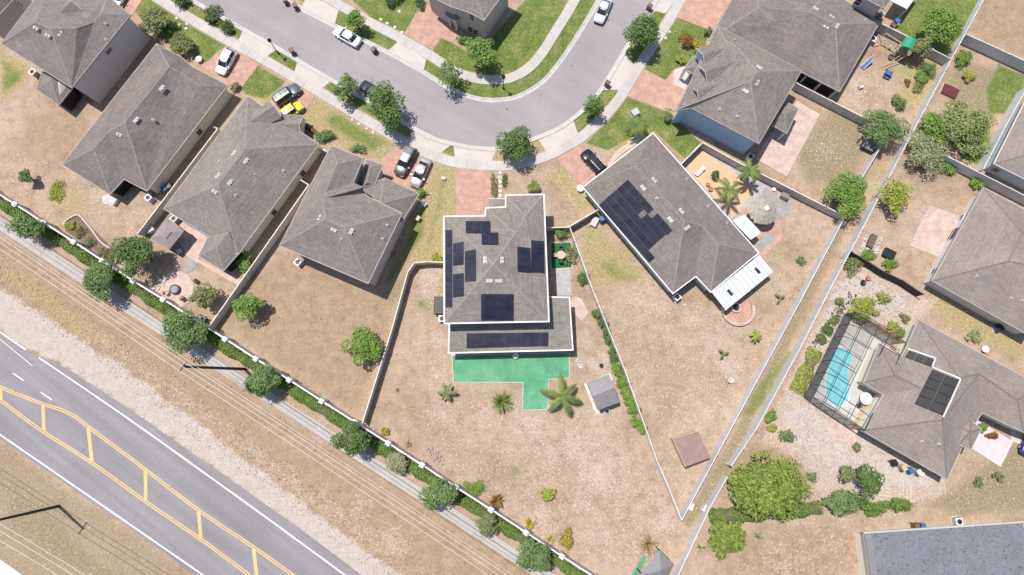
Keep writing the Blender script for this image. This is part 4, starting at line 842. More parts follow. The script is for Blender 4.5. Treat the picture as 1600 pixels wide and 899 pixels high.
fence('vinyl_fence', 'grey fence around the palm courtyard and thatched umbrella', [(1064,257),(1098,223),(1152,253),(1210,282),(1265,310),(1321,338)], mat='vinylG')
fence('vinyl_fence', 'long white fence down the easement from the courtyard corner', [(1321,338),(1250,472),(1194,575),(1135,684),(1066,812)], mat='vinylW', top='white')
fence('vinyl_fence', 'longest white fence from the top edge down to the big bush', [(1552,-28),(1487,92),(1418,222),(1340,372),(1297,452),(1250,545),(1181,672),(1143,728)], mat='vinylW', top='white')
fence('vinyl_fence', 'white fence from the big bush to the bottom edge', [(1136,746),(1108,796),(1060,899),(1042,938)], mat='vinylW', top='white')
fence('vinyl_fence', 'fence between the play yard and the pink patio yard', [(1245,130),(1300,158),(1362,190)], mat='vinylG')
fence('vinyl_fence', 'fence behind the green play tower below the bright lawn', [(1300,-4),(1370,33),(1430,63),(1486,92)], mat='vinylG', top='white')
fence('vinyl_fence', 'white fence by the dark box beside the patio yard tree', [(1381,222),(1343,285),(1322,328)], mat='vinylW', top='white')
fence('vinyl_fence', 'grey fence under the brown corner lot at the right', [(1511,54),(1560,76),(1625,106)], mat='vinylW', top='white', h=2.0)
fence('vinyl_fence', 'grey fence below the flowering trees at the right', [(1472,240),(1535,272),(1625,318)], mat='vinylW', top='white', h=2.0)
fence('vinyl_fence', 'white fence beside the sea grey house wall', [(1606,135),(1570,200),(1537,264)], mat='white', top='white', h=2.0)
fence('wooden_fence', 'dark weathered wooden fence crossing the gravel by the stony bed', [(1331,394),(1360,411),(1380,424),(1410,438),(1443,460)], mat='wood', top='wood', ribs=True, h=1.7)
# boundary wall with pillars
PIL = [(-25,290),(22,319),(67,348),(114,378),(159,407.5),(207,439),(254,468),(301,497.5),(351,530),(399,561),(451,594),(502,627),(554,660),(606,693),(659,727),(712,762),(767,797),(822,833),(878,870),(935,907)]
root = thing('boundary_wall', 'long white capped boundary wall with square pillars along the footpath', 'wall', at(400, 562, 0))
PP = [at(x, y, 2.2) for x, y in PIL]
pil = MB().box((0, 0, 1.05), (.5, .5, 2.1)).box((0, 0, 2.15), (.66, .66, .12)).box((0, 0, 2.25), (.54, .54, .1), taper=.6).mesh('pillar', MAT['white'])
for k, p in enumerate(PP):
    d = PP[min(k + 1, len(PP) - 1)] - PP[max(k - 1, 0)]; rz = math.atan2(d.y, d.x)
    o = part('pillar', pil, root); o.matrix_parent_inverse = Matrix(); o.location = (p.x - root.location.x, p.y - root.location.y, 0); o.rotation_euler = (0, 0, rz)
    if k < len(PP) - 1:
        a, b = p, PP[k + 1]; c = (a + b) / 2; L = (b - a).length; rz = math.atan2((b - a).y, (b - a).x)
        o = MB().box((c.x, c.y, .9), (L - .45, .16, 1.8), rz).build('wall_panel', MAT['vinylG'], root); o = MB().box((c.x, c.y, 1.86), (L - .45, .20, .10), rz).build('coping', MAT['white'], root)
# ------------------------------------------------------------------ vehicles
def car(label, px, py, heading, kind, paint, L=4.5, Wd=1.82, name='car', roofpaint=None, flake=.3, stripes=None):
    """heading: px vector the nose points to"""
    body = M('car paint ' + label[:18], paint, .04, 1, .28, metal=flake, spec=.5, fvar=.03, coat=.6)
    Ht = {'suv': 1.68, 'sedan': 1.45, 'hatch': 1.58, 'jeep': 1.8}[kind]; sh = {'suv': 1.02, 'sedan': .92, 'hatch': .98, 'jeep': 1.05}[kind]
    p = at(px, py, Ht * .6); q = at(px + heading[0], py + heading[1], Ht * .6); rz = math.atan2(q.y - p.y, q.x - p.x)
    root = thing(name, label, 'car', (p.x, p.y, 0)); root.rotation_euler = (0, 0, rz)
    def pt(nm, mb, mat, par=None, smooth=False):
        o = part(nm, mb.mesh(nm, mat, smooth)); o.parent = par or root; return o
    h = L / 2; w = Wd / 2
    # lofted lower body: stations along x with half width, belt height and nose height
    st = [(-h, .78, .55, .62), (-h + .06, .90, .38, .84), (-h + .35, .985, .26, sh), (-h * .45, 1.0, .22, sh), (0, 1.0, .22, sh), (h * .38, 1.0, .22, sh * .99), (h * .62, .985, .24, sh * .95), (h - .38, .95, .28, sh * .86), (h - .10, .84, .38, sh * .74), (h, .66, .5, sh * .60)]
    mb = MB(); vs = []; fs = []; n = 10
    for x, k, zb, zt in st:
        ww = w * k
        for yy, zz in ((.82, zb), (.99, zb + (zt - zb) * .3), (1.0, zb + (zt - zb) * .62), (.955, zt - .05), (.80, zt)): vs.append((x, -ww * yy, zz))
        for yy, zz in ((.80, zt), (.955, zt - .05), (1.0, zb + (zt - zb) * .62), (.99, zb + (zt - zb) * .3), (.82, zb)): vs.append((x, ww * yy, zz))
    for i in range(len(st) - 1):
        for k in range(n): fs.append((i * n + k, i * n + (k + 1) % n, (i + 1) * n + (k + 1) % n, (i + 1) * n + k))
    fs += [list(range(n))[::-1], list(range((len(st) - 1) * n, len(st) * n))]
    mb.add(vs, [f[::-1] for f in fs]); bo = pt('body', mb, body, None, True)
    # cabin
    if kind == 'sedan': xb = (-h * .70, -h * .36, h * .10, h * .48)
    elif kind == 'hatch': xb = (-h * .93, -h * .70, h * .12, h * .50)
    elif kind == 'jeep': xb = (-h * .93, -h * .86, h * .20, h * .36)
    else: xb = (-h * .95, -h * .80, h * .14, h * .46)
    wr = w * .70; wb_ = w * .90; zb = sh - .06; zt = Ht
    prof = [(xb[0], zb, wb_ * .93), (xb[1], zt - .03, wr * .95), ((xb[1] + xb[2]) / 2, zt + .02, wr), (xb[2], zt - .03, wr * .97), (xb[3], zb, wb_ * .95)]
    mb = MB(); vs = []
    for x, z, ww in prof: vs += [(x, -ww, z), (x, -ww * .5, z + (.025 if z > sh else 0)), (x, ww * .5, z + (.025 if z > sh else 0)), (x, ww, z)]
    fs = []
    for i in range(4):
        for k in range(3): fs.append((i * 4 + k, (i + 1) * 4 + k, (i + 1) * 4 + k + 1, i * 4 + k + 1))
    fs += [(0, 4, 8, 12, 16)[::-1], (3, 7, 11, 15, 19)]
    mb.add(vs, fs); pt('cabin', mb, roofpaint or body, None, False)
    def pane(nm, a, b, c, d, shrink=.07, off=.015):
        Q = [Vector(k) for k in (a, b, c, d)]; cc = sum(Q, Vector()) / 4; nn = (Q[1] - Q[0]).cross(Q[3] - Q[0]).normalized()
        if nn.dot(cc - Vector((0, 0, sh * .8))) < 0: nn = -nn
        Q = [k + (cc - k) * shrink + nn * off for k in Q]; m = MB(); m.add(Q, [(0, 1, 2, 3)]); pt(nm, m, MAT['carglass'])
    P0, P1, P2, P3, P4 = prof
    pane('windshield', (P3[0], -P3[2], P3[1]), (P3[0], P3[2], P3[1]), (P4[0], P4[2], P4[1]), (P4[0], -P4[2], P4[1]), .06)
    pane('rear_window', (P1[0], -P1[2], P1[1]), (P1[0], P1[2], P1[1]), (P0[0], P0[2], P0[1]), (P0[0], -P0[2], P0[1]), .1)
    for s in (-1, 1):
        xm = (P1[0] + P3[0]) / 2
        pane('side_window', (P1[0], s * P1[2], P1[1]), (xm, s * P2[2], P2[1]), (xm, s * wb_ * .95, zb + .06), (P0[0] + .15, s * P0[2], zb + .06), .12)
        pane('side_window', (P3[0], s * P3[2], P3[1]), (xm, s * P2[2], P2[1]), (xm, s * wb_ * .95, zb + .06), (P4[0] - .1, s * P4[2], zb + .06), .12)
        mm = MB().box((P4[0] - .28, s * (w + .09), sh + .03), (.14, .22, .15)); pt('mirror', mm, body)
        hl = MB().box((h - .13, s * w * .60, sh * .66), (.20, .36, .12)); pt('headlight', hl, MAT['greyP'])
        tl = MB().box((-h + .06, s * w * .68, sh * .82), (.08, .32, .16)); pt('taillight', tl, MAT['redB'])
        for x in (h * .60, -h * .60):
            tw = MB().tube([(x, s * (w - .20), .33), (x, s * (w + .015), .33)], .33, 18); to = pt('wheel', tw, MAT['black'])
            rm_ = MB().tube([(x, s * (w + .012), .33), (x, s * (w + .025), .33)], .2, 12); pt('rim', rm_, MAT['rail'], to)
    pt('bumper', MB().box((h - .02, 0, .42), (.10, Wd * .60, .18)), MAT['black'])
    if kind in ('suv',):
        for s in (-1, 1): pt('roof_rail', MB().tube([(xb[1] + .1, s * wr * .86, Ht + .05), (xb[2] - .1, s * wr * .86, Ht + .05)], .025, 6), MAT['rail'])
    if stripes:
        for x in stripes: pt('roof_bar', MB().box((x, 0, Ht + .03), (.09, wr * 1.7, .03)), MAT['black'])
    return root
DRIVE = 'cars parked on the driveways'
car('white hatchback on the pink drive beside the green lawn', 352, 95, (-10, 18), 'hatch', (.80, .79, .77), 4.4, flake=.0)
car('dark grey off road vehicle on the pink drive', 447, 146, (16, -11), 'jeep', (.13, .145, .155), 4.5, 1.85, stripes=(-1.6, -.75, .1))
car('bright yellow open buggy behind the dark grey vehicle', 456, 171, (16, -11), 'jeep', (.72, .60, .05), 3.4, 1.6, flake=0)
car('white sedan parked on the street beside a round tree', 541.5, 55.5, (-22, -13), 'sedan', (.80, .80, .82), 4.7, flake=0)
car('dark car half hidden under the leafy street tree', 582, 141, (-20, -12), 'sedan', (.03, .035, .045), 4.6)
car('black minivan with silver hood on the two car drive', 633, 251, (-10, 19), 'suv', (.10, .10, .105), 4.9, 1.9)
car('silver sedan beside the black minivan', 656.5, 269, (-9, 19), 'sedan', (.42, .385, .375), 4.8, flake=.35)
car('black vehicle with ribbed roof on the drive of the long array house', 928, 252, (-15, -16), 'suv', (.012, .014, .02), 4.5, stripes=(-1.2, -.6, 0))
car('silver white sedan near the top of the street bend', 942.5, 14, (-9, 22), 'sedan', (.66, .66, .70), 4.7, flake=.3)
car('car cut by the top edge on a pink drive near the brown house', 186, -8, (-10, 18), 'sedan', (.45, .47, .52), 4.6)
car('purple blue car cut by the right edge near the entry walk', 1614, 690, (8, -20), 'sedan', (.06, .03, .22), 4.5)
# ------------------------------------------------------------------ lamps, poles, wires
def lamp(label, bx, by):
    b = at(bx, by); r = thing('street_lamp', label, 'street lamp', b, 'black residential street lamps')
    MB().lathe(tuple(b), [(.16, 0), (.14, .3), (.07, .45), (.055, 3.2)], 10).build('pole', MAT['metalD'], r)
    MB().lathe((b.x, b.y, 3.1), [(.05, 0), (.16, .08), (.27, .28), (.30, .45), (.24, .62), (.08, .74), (.02, .86)], 16).build('lantern', MAT['metalD'], r, True)
lamp('black street lamp on the verge beside the brown bin and apron', 435.5, 84.5); lamp('black street lamp on the verge inside the street bend', 787, 139)
def utility(label, bx, by, tx, ty, h, arms, wires_px, groupname):
    b = at(bx, by); t = at(tx, ty, h); r = thing('utility_pole', label, 'utility pole', b)
    MB().tube([b, b.lerp(t, .5), t], [.21, .18, .14], 10).build('pole', MAT['poleW'], r)
    return r, b, t
r, b, t1 = utility('tall dark utility pole leaning over the footpath near the wall', 383, 577, 285, 573, 15.4, 3, None, None)
wdir = (at(400, 650, 15.2) - at(0, 383, 15.2)); wdir.z = 0; wdir.normalize(); wn_ = Vector((-wdir.y, wdir.x, 0))
MB().box((t1.x, t1.y, t1.z - .15), (1.25, .10, .10), math.atan2(wn_.y, wn_.x)).build('crossarm', MAT['poleW'], r)
for k in (-.55, .05, .55): MB().lathe((t1.x + wn_.x * k, t1.y + wn_.y * k, t1.z - .05), [(.05, 0), (.08, .12), (.05, .2)], 8).build('insulator', MAT['greyP'], r)
def wire(label, p0, span, d, sag=.8, r_=.028, group=None):
    for_pts = []
    for s in range(-16, 17):
        q = p0 + d * (span * s / 16); q.z = p0.z - sag * (1 - (2 * abs(s) / 16 - 1) ** 2); for_pts.append(q)
    o = MB().tube(for_pts, r_, 5).build('power_line', MAT['wire']); tag(o, label, 'cable', group)
for k, dz_, lb in ((-.55, .15, 'overhead cable nearest the main road on the tall pole'), (.05, .15, 'middle overhead cable on the tall pole'), (.55, .15, 'overhead cable nearest the footpath on the tall pole'), (0.45, -1.6, 'lower overhead cable slung under the tall pole crossarm')):
    wire(lb, t1 + wn_ * k + Vector((0, 0, dz_)), 72, wdir)
r, b, t2 = utility('dark utility pole lying out of frame at the bottom corner', 92, 791, -25, 818, 11.6, 2, None, None)
MB().box((t2.x, t2.y, t2.z - .3), (1.8, .12, .12), math.atan2(wn_.y, wn_.x)).build('crossarm', MAT['poleW'], r)
w2 = (at(100, 897, 11.5) - at(0, 833, 11.5)); w2.z = 0; w2.normalize(); n2 = Vector((-w2.y, w2.x, 0))
for k, lb in ((.75, 'upper cable crossing the bottom corner verge'), (.1, 'middle cable crossing the bottom corner verge'), (-.75, 'cable at the bottom corner nearest the white slab')):
    wire(lb, t2 + n2 * k + Vector((0, 0, -.1)), 60, w2)
# ------------------------------------------------------------------ sheds, gazebos, pool
def simple_roof(root, q, zr, ra, rb, mat, ribs=0):
    """gable from eave quad q and ridge ra-rb"""
    m = MB(); m.add([q[0], q[1], ra, rb], [(0, 1, 2, 3)]); m.add([q[2], q[3], rb, ra], [(0, 1, 2, 3)])
    m.add([q[1], q[2], ra], [(0, 1, 2)]); m.add([q[3], q[0], rb], [(0, 1, 2)])
    return m.build('roof', mat, root)
def shed(name, label, quad, ridge, ze, zr, roof, wall, ribs=0, cat='shed'):
    q = [at(x, y, ze) for x, y in quad]; ra, rb = at(*ridge[0], zr), at(*ridge[1], zr); c = sum(q, Vector()) / 4
    r = thing(name, label, cat, (c.x, c.y, 0)); W3 = [p + (c - p) * .06 for p in q]; wb = MB(); wb.prism([(p.x, p.y) for p in W3], 0, ze - .02); wb.build('wall', MAT[wall], r)
    for a, b, e, f in ((q[0], q[1], ra, rb), (q[2], q[3], rb, ra)):
        m = MB(); n = (b - a).cross(f - a).normalized(); n = n if n.z > 0 else -n
        if ribs:
            for k in range(ribs):
                t0, t1_ = k / ribs, (k + .5) / ribs; m.add([a.lerp(b, t0) + n * .05, a.lerp(b, t1_) + n * .05, f.lerp(e, t1_) + n * .05, f.lerp(e, t0) + n * .05], [(0, 1, 2, 3)])
        m.add([a, b, e, f], [(0, 1, 2, 3)]); m.add([k - n * .06 for k in (a, b, e, f)], [(3, 2, 1, 0)]); m.build('roof', MAT[roof], r)
    MB().tube([ra + Vector((0, 0, .03)), rb + Vector((0, 0, .03))], .06, 6).build('ridge_cap', MAT[roof], r)
    g = MB(); g.add([q[1], q[2], ra], [(0, 1, 2)]); g.add([q[3], q[0], rb], [(0, 1, 2)]); g.build('gable_wall', MAT[wall], r)
    return r
shed('garden_shed', 'grey corrugated garden shed beside the long hedge', [(967.5,629),(935,641),(917.5,597.5),(951,585)], ((927,620),(960,606)), 2.0, 2.55, 'metalG', 'greyP', 9)
flat('shed_base', [(912,600),(953,583),(958,592),(936,648),(930,646)], MAT['stone'], .05); r = thing('solar_lamp', 'small pale box with dark panel beside the grey shed', 'lamp', at(947, 642)); 
MB().box((at(948,642).x, at(948,642).y, .15), (1.0, 1.0, .3), .3, .8).build('base', MAT['greyP'], r); MB().box((at(948,643).x, at(948,643).y, .33), (.5, .4, .04), .3).build('panel', MAT['solar'], r)
q = [at(1051,686,1.75), at(1091,673.5,1.9), at(1110,715,1.9), at(1071,730,1.75)]; c = sum(q, Vector()) / 4
r = thing('garden_shed', 'brown flat roofed shed inside the fence corner', 'shed', (c.x, c.y, 0)); wb = MB(); wb.prism([((p + (c - p) * .05).x, (p + (c - p) * .05).y) for p in q], 0, 1.7); wb.build('wall', MAT['timber'], r)
rb_ = MB(); d_ = Vector((0, 0, .12)); rb_.add([p - d_ for p in q] + q, [(3, 2, 1, 0), (4, 5, 6, 7), (0, 1, 5, 4), (1, 2, 6, 5), (2, 3, 7, 6), (3, 0, 4, 7)]); rb_.build('roof', MAT['brownroof'], r)
for a, b in ((q[3], q[0]), (q[0], q[1])): MB().tube([a, b], .06, 4).build('fascia', MAT['timber'], r)
shed('metal_shed', 'white metal shed beside the thatched umbrella', [(1144,345),(1173,375),(1189,363),(1163,335)], ((1182,369),(1154,340)), 2.1, 2.45, 'metalW', 'metalW')
def hiproof(root, q, zc, mat, top=.0, nm='roof'):
    c = sum(q, Vector()) / 4; c.z = zc
    for k in range(4):
        m = MB(); a, b = q[k], q[(k + 1) % 4]
        if top: a2, b2 = Vector((*(a.lerp(c, 1 - top)).xy, zc)), Vector((*(b.lerp(c, 1 - top)).xy, zc)); m.add([a, b, b2, a2], [(0, 1, 2, 3)])
        else: m.add([a, b, c], [(0, 1, 2)])
        m.build(nm, MAT[mat], root)
    return c
q = [at(260,341,2.4), at(287.5,361,2.4), at(264,390,2.4), at(236,373,2.4)]; c = sum(q, Vector()) / 4; r = thing('gazebo', 'lilac grey canvas gazebo beside the tan house', 'gazebo', (c.x, c.y, 0))
hiproof(r, q, 2.95, 'canopy', .28, 'canopy'); q2 = [Vector((*p.lerp(Vector((c.x, c.y, 2.4)), .62).xy, 2.98)) for p in q]; hiproof(r, q2, 3.2, 'canopy', 0, 'canopy_cap')
for a, b in zip(q, q[1:] + q[:1]): MB().tube([a, b], .05, 4).build('valance', MAT['canopy'], r); MB().box((a.x * .97 + c.x * .03, a.y * .97 + c.y * .03, 1.2), (.08, .08, 2.4)).build('leg', MAT['metalD'], r)
q = [at(1031,860,2.4), at(1052,882,2.4), at(1036,915,2.4), at(1000,898,2.4)]; c = sum(q, Vector()) / 4; r = thing('gazebo', 'grey hipped gazebo cut by the bottom edge beside green mats', 'gazebo', (c.x, c.y, 0))
hiproof(r, q, 3.3, 'metalG', .05)
for a in q: MB().box((a.x * .95 + c.x * .05, a.y * .95 + c.y * .05, 1.2), (.1, .1, 2.4)).build('leg', MAT['metalD'], r)
flat('green_mat', [(1005,868),(1010,872),(997,899),(988,910),(983,905)], MAT['turf'], .05); flat('green_mat', [(1022,861),(1030,858),(1046,873),(1042,878)], MAT['turf'], .05)
# thatched umbrella
c = at(1195, 328, 2.9); r = thing('thatched_umbrella', 'round thatched palm umbrella in the paved courtyard', 'umbrella', (c.x, c.y, 0))
MB().tube([(c.x, c.y, 0), (c.x, c.y, 3.0)], .09, 8).build('pole', MAT['bark'], r)
tm = MB(); 
for lay, (r0, z0_, r1_, z1_) in enumerate(((2.05, 2.1, 1.2, 2.7), (1.5, 2.5, .6, 3.05), (.9, 2.9, .12, 3.35))):
    for k in range(46):
        t = 2 * math.pi * (k + random.random()) / 46; w_ = .17; rr = r0 * random.uniform(.9, 1.06); zz = z0_ + random.uniform(-.06, .06)
        tm.add([(c.x + rr * math.cos(t - w_ * .6), c.y + rr * math.sin(t - w_ * .6), zz), (c.x + rr * math.cos(t + w_ * .6), c.y + rr * math.sin(t + w_ * .6), zz), (c.x + r1_ * math.cos(t + w_), c.y + r1_ * math.sin(t + w_), z1_), (c.x + r1_ * math.cos(t - w_), c.y + r1_ * math.sin(t - w_), z1_)], [(0, 1, 2, 3)])
tm.build('thatch', MAT['thatch'], r); MB().box((c.x + .1, c.y + .1, 3.36), (.6, .6, .06), .4).build('cap', MAT['trim'], r)
# pool, deck, cage
POOLPX = [(1300,550),(1312,544),(1327,548),(1331,560),(1324,578),(1325,600),(1326,620),(1318,631),(1305,633),(1293,623),(1290,600),(1293,580),(1298,563)]
pc = curve(atl(POOLPX), 6, True); pc = [Vector((p.x, p.y, 0)) for p in pc]; cen = sum(pc, Vector()) / len(pc)
z9 = lambda x, y: (1230 + x / 4.085, 470 + y / 4.085)
E1, E2, E4, E5 = at(1335,488,2.5), at(1416,531,2.5), at(1270,621,2.5), at(1346,672,2.5)
ring = [cen + (p - cen) * 1.09 for p in pc]; deck = [Vector((p.x, p.y, 0)) for p in (E1, E2, E5, E4)]
# deck as four slabs around the basin: built as one sheet with the basin cut out
dk = MB(); n = len(pc); de = []
def on_rect(d):
    best = None
    for k in range(4):
        a, b = deck[k], deck[(k + 1) % 4]; e = b - a; den = d.x * e.y - d.y * e.x
        if abs(den) < 1e-9: continue
        t = ((a.x - cen.x) * e.y - (a.y - cen.y) * e.x) / den; u = ((a.x - cen.x) * d.y - (a.y - cen.y) * d.x) / den
        if t > 0 and -1e-6 <= u <= 1 + 1e-6 and (best is None or t < best): best = t
    return cen + d * (best or 1)
for p in ring: de.append(on_rect((p - cen).normalized()))
dk.add([(p.x, p.y, .06) for p in ring] + [(p.x, p.y, .06) for p in de], [(i, (i + 1) % n, n + (i + 1) % n, n + i)[::-1] for i in range(n)]); struct('pool_deck', dk, M('pool deck', (.47, .45, .41), .12, 1, .85))
cp = MB(); cp.add([(p.x, p.y, .08) for p in pc] + [(p.x, p.y, .08) for p in ring] + [(p.x, p.y, -.3) for p in pc] , [(i, n + i, n + (i + 1) % n, (i + 1) % n)[::-1] for i in range(n)] + [(i, (i + 1) % n, 2 * n + (i + 1) % n, 2 * n + i) for i in range(n)]); 
r = thing('swimming_pool', 'kidney shaped turquoise swimming pool under the screen cage', 'pool', cen); cp.build('coping', M('pool coping', (.58, .58, .56), .08), r)
wm, nt, b_, N_, L_ = nodes('pool water'); n_ = noise(nt, poso(nt), 1.2, 3); L_(ramp(nt, n_, [(.3, (.17, .50, .56)), (.7, (.25, .58, .62))]), b_.inputs['Base Color']); b_.inputs['Roughness'].default_value = .06; bumpit(nt, noise(nt, poso(nt), 3.0, 3), b_, .5, .06)
wt = MB(); wt.add([(p.x, p.y, .03) for p in pc], [list(range(n))]); wt.build('water', wm, r)
r = thing('pool_cage', 'dark framed insect screen cage over the swimming pool', 'pool cage', (E4.x, E4.y, 0)); fr = MAT['metalD']
U = (E1 - E4); V = (E5 - E4); nU = 7
g = lambda u, v, z: Vector((E4.x + U.x * u + V.x * v, E4.y + U.y * u + V.y * v, z))
vz = [(0, 0), (0, 2.6), (.16, 3.6), (.42, 3.7), (.66, 3.6), (1.0, 3.3)]
for i in range(nU + 1):
    u = i / nU; lim = 6 if (u > .72 or u < .2) else 4
    MB().tube([g(u, v, z) for v, z in vz[:lim]], .05, 4).build('beam', fr, r)
for k, (v, z) in enumerate(vz):
    u1 = 1.0
    if k >= 4: continue
    MB().tube([g(0, v, z), g(1, v, z)], .04, 4).build('purlin', fr, r)
for (a, b2) in ((.72, 1.0), (0, .2)):
    for v, z in vz[4:]: MB().tube([g(a, v, z), g(b2, v, z)], .04, 4).build('purlin', fr, r)
for u in (0, 1):
    for v in (.2, .42, .66, .85, 1.0): MB().tube([g(u, v, 0), g(u, v, 3.25)], .04, 4).build('post', fr, r)
    MB().tube([g(u, 0, 2.5), g(u, 1, 2.5)], .035, 4).build('purlin', fr, r)
    for v0, v1_ in ((0, .42), (.42, 1.0)):
        m = MB(); m.add([g(u, v0, 0), g(u, v1_, 0), g(u, v1_, 3.25), g(u, max(v0, .02), 2.5 if v0 == 0 else 3.3)], [(0, 1, 2, 3)]); m.build('screen', MAT['screenW'], r)
for i in range(nU):
    for k in range(3):
        (v0, a0), (v1_, a1) = vz[k], vz[k + 1]; m = MB(); m.add([g(i / nU, v0, a0), g((i + 1) / nU, v0, a0), g((i + 1) / nU, v1_, a1), g(i / nU, v1_, a1)], [(0, 1, 2, 3)]); m.build('screen', MAT['screenW' if k == 0 else 'screen'], r)
def table(label, px, py, r_, mat, chairs=0, ch=.5, chm='greyP', z=.06, hgt=.74, cat='table'):
    p = at(px, py, hgt); t = thing('garden_table', label, cat, (p.x, p.y, z)); MB().lathe((p.x, p.y, hgt), [(r_, 0), (r_, .04)], 20).build('top', MAT[mat], t); MB().lathe((p.x, p.y, z), [(.25, 0), (.05, .06), (.05, hgt - z)], 10).build('base', MAT['metalD'], t)
    return p
def chair(label, px, py, face, mat='metalD', group=None, s=1.0):
    p = at(px, py, .45); q = at(px + face[0], py + face[1], .45); rz = math.atan2(q.y - p.y, q.x - p.x); t = thing('garden_chair', label, 'chair', (p.x, p.y, .05), group); t.rotation_euler = (0, 0, rz)
    def k(nm, mb): o = part(nm, mb.mesh(nm, MAT[mat])); o.parent = t
    k('seat', MB().box((0, 0, .42), (.5 * s, .52 * s, .05))); bk = MB().box((-.27 * s, 0, .68), (.06, .52 * s, .5)); k('backrest', bk)
    for sx in (-1, 1):
        for sy in (-1, 1): k('leg', MB().box((sx * .21 * s, sy * .22 * s, .2), (.05, .05, .4)))
        k('armrest', MB().box((0, sx * .27 * s, .62), (.45 * s, .06, .04)))
table('pale round table on the dark green turf square', 876.5, 398.5, .62, 'tanP')
for i, (dx, dy) in enumerate(((0, -9.5), (9.5, 0), (0, 9.5), (-9.5, 0))): chair('patio chair on the green turf ' + ('behind', 'right of', 'in front of', 'left of')[i] + ' the round table', 876.5 + dx, 399 + dy, (-dx, -dy), 'tanP' if i % 2 else 'wood', 'chairs round the turf table')
table('white round table inside the pool cage', 1353, 623, .85, 'white'); chair('dark chair beside the white table in the pool cage', 1343, 633, (6, -6), 'black')
# fire pit patio
p = at(275, 453); r = thing('fire_pit', 'round black fire bowl on the circular patio', 'fire pit', (p.x, p.y, .05)); MB().lathe((p.x, p.y, .05), [(.45, 0), (.62, .35), (.66, .45), (.55, .45), (.4, .3)], 20).build('bowl', MAT['black'], r); MB().lathe((p.x, p.y, .38), [(.66, 0), (.74, .06), (.66, .12)], 20).build('rim', MAT['metalG'], r)
chair('brown chair left of the fire bowl', 260, 458, (10, -3), 'timber'); chair('brown chair below the fire bowl', 284, 466, (-6, -8), 'terra'); chair('wooden chair at the top of the circular patio', 306, 440, (-10, 8), 'wood')
p = at(1149, 481); r = thing('fire_pit', 'ring of stone with dark fire bowl on half round patio', 'fire pit', (p.x, p.y, .05)); MB().lathe((p.x, p.y, .05), [(.75, 0), (.75, .3), (.5, .3), (.5, .05)], 20).build('ring', MAT['paverL'], r); MB().lathe((p.x, p.y, .06), [(.45, 0), (.45, .25), (.3, .2)], 14).build('bowl', MAT['black'], r)
disc_c = at(1152, 484); sb_ = MB()
r = thing('seat_wall', 'curved pale stone seat wall around the half round patio', 'wall', disc_c)
for k in range(20):
    t = math.radians(-205 + 215 * k / 19); x, y = disc_c.x + 2.2 * math.cos(t), disc_c.y + 2.2 * math.sin(t); MB().box((x, y, .22), (.44, .42, .44), t + math.pi / 2).build('block', MAT['paverL'], r)
# ------------------------------------------------------------------ bins, air conditioners, boxes, toys
def wheelie(label, px, py, rz, mat, group=None, s=1.0):
    p = at(px, py, .6); r = thing('wheeled_bin', label, 'bin', (p.x, p.y, .03), group); r.rotation_euler = (0, 0, rz)
    def k(nm, mb, m): o = part(nm, mb.mesh(nm, m)); o.parent = r
    b = MB().box((0, 0, .5 * s), (.62 * s, .72 * s, .95 * s)); b.v = [(x * (.82 if z < .3 else 1), y * (.82 if z < .3 else 1), z) for x, y, z in b.v]; k('body', b, mat)
    k('lid', MB().box((.02, 0, 1.0 * s), (.70 * s, .80 * s, .08), taper=.88), mat); k('handle', MB().tube([(-.36 * s, -.28 * s, .97 * s), (-.36 * s, .28 * s, .97 * s)], .025, 6), MAT['black'])
    for sy in (-1, 1): k('wheel', MB().tube([(-.28 * s, sy * .30 * s, .12), (-.28 * s, sy * .36 * s, .12)], .13, 10), MAT['black'])
KB = 'brown bins set out at the kerb'
for x, y, rz, lb in ((446,2,.5,'brown bin cut by the top edge at the kerb'), (461.5,10,.5,'brown bin beside the top edge bin at the kerb'), (456.5,80.5,.5,'brown bin at the kerb by the street lamp verge'), (584.5,78.5,2.6,'brown bin at the kerb behind the white sedan'), (1015,11.5,.9,'brown bin at the kerb above the big round street tree'), (949,131,1.0,'brown bin at the kerb beside the pink drive apron')): wheelie(lb, x, y, rz, MAT['brownP'], KB)
for x, y, rz, mt, lb in ((258,296,.6,'blueP','blue bin in the side gap of the hatchback house'), (265,292,.6,'brownP','brown bin behind the blue bin in the house side gap'), (940,343,.5,'blueP','blue bin against the wall of the long array house'), (1396,723,.5,'black','large black bin in the row by the weathered house'), (1410,731,.5,'tanP','tan bin next to the black bin by the weathered house'), (1421,735,.5,'blueP','blue bin in the row by the weathered house'), (1434,738,.5,'stone','pale bin at the end of the row by the weathered house'), (1440,822,.1,'blueP','blue bin against the grey underlay house'), (1430,822,.1,'brownP','dark bin beside the blue bin at the grey underlay house'), (1400,35,.6,'blueP','blue bin under the white patio cover'), (1376,24,.6,'greyP','pale bin beside the brown house wall'), (1394,42,.6,'brownP','brown bin at the fence corner under the patio cover')): wheelie(lb, x, y, rz, MAT[mt])
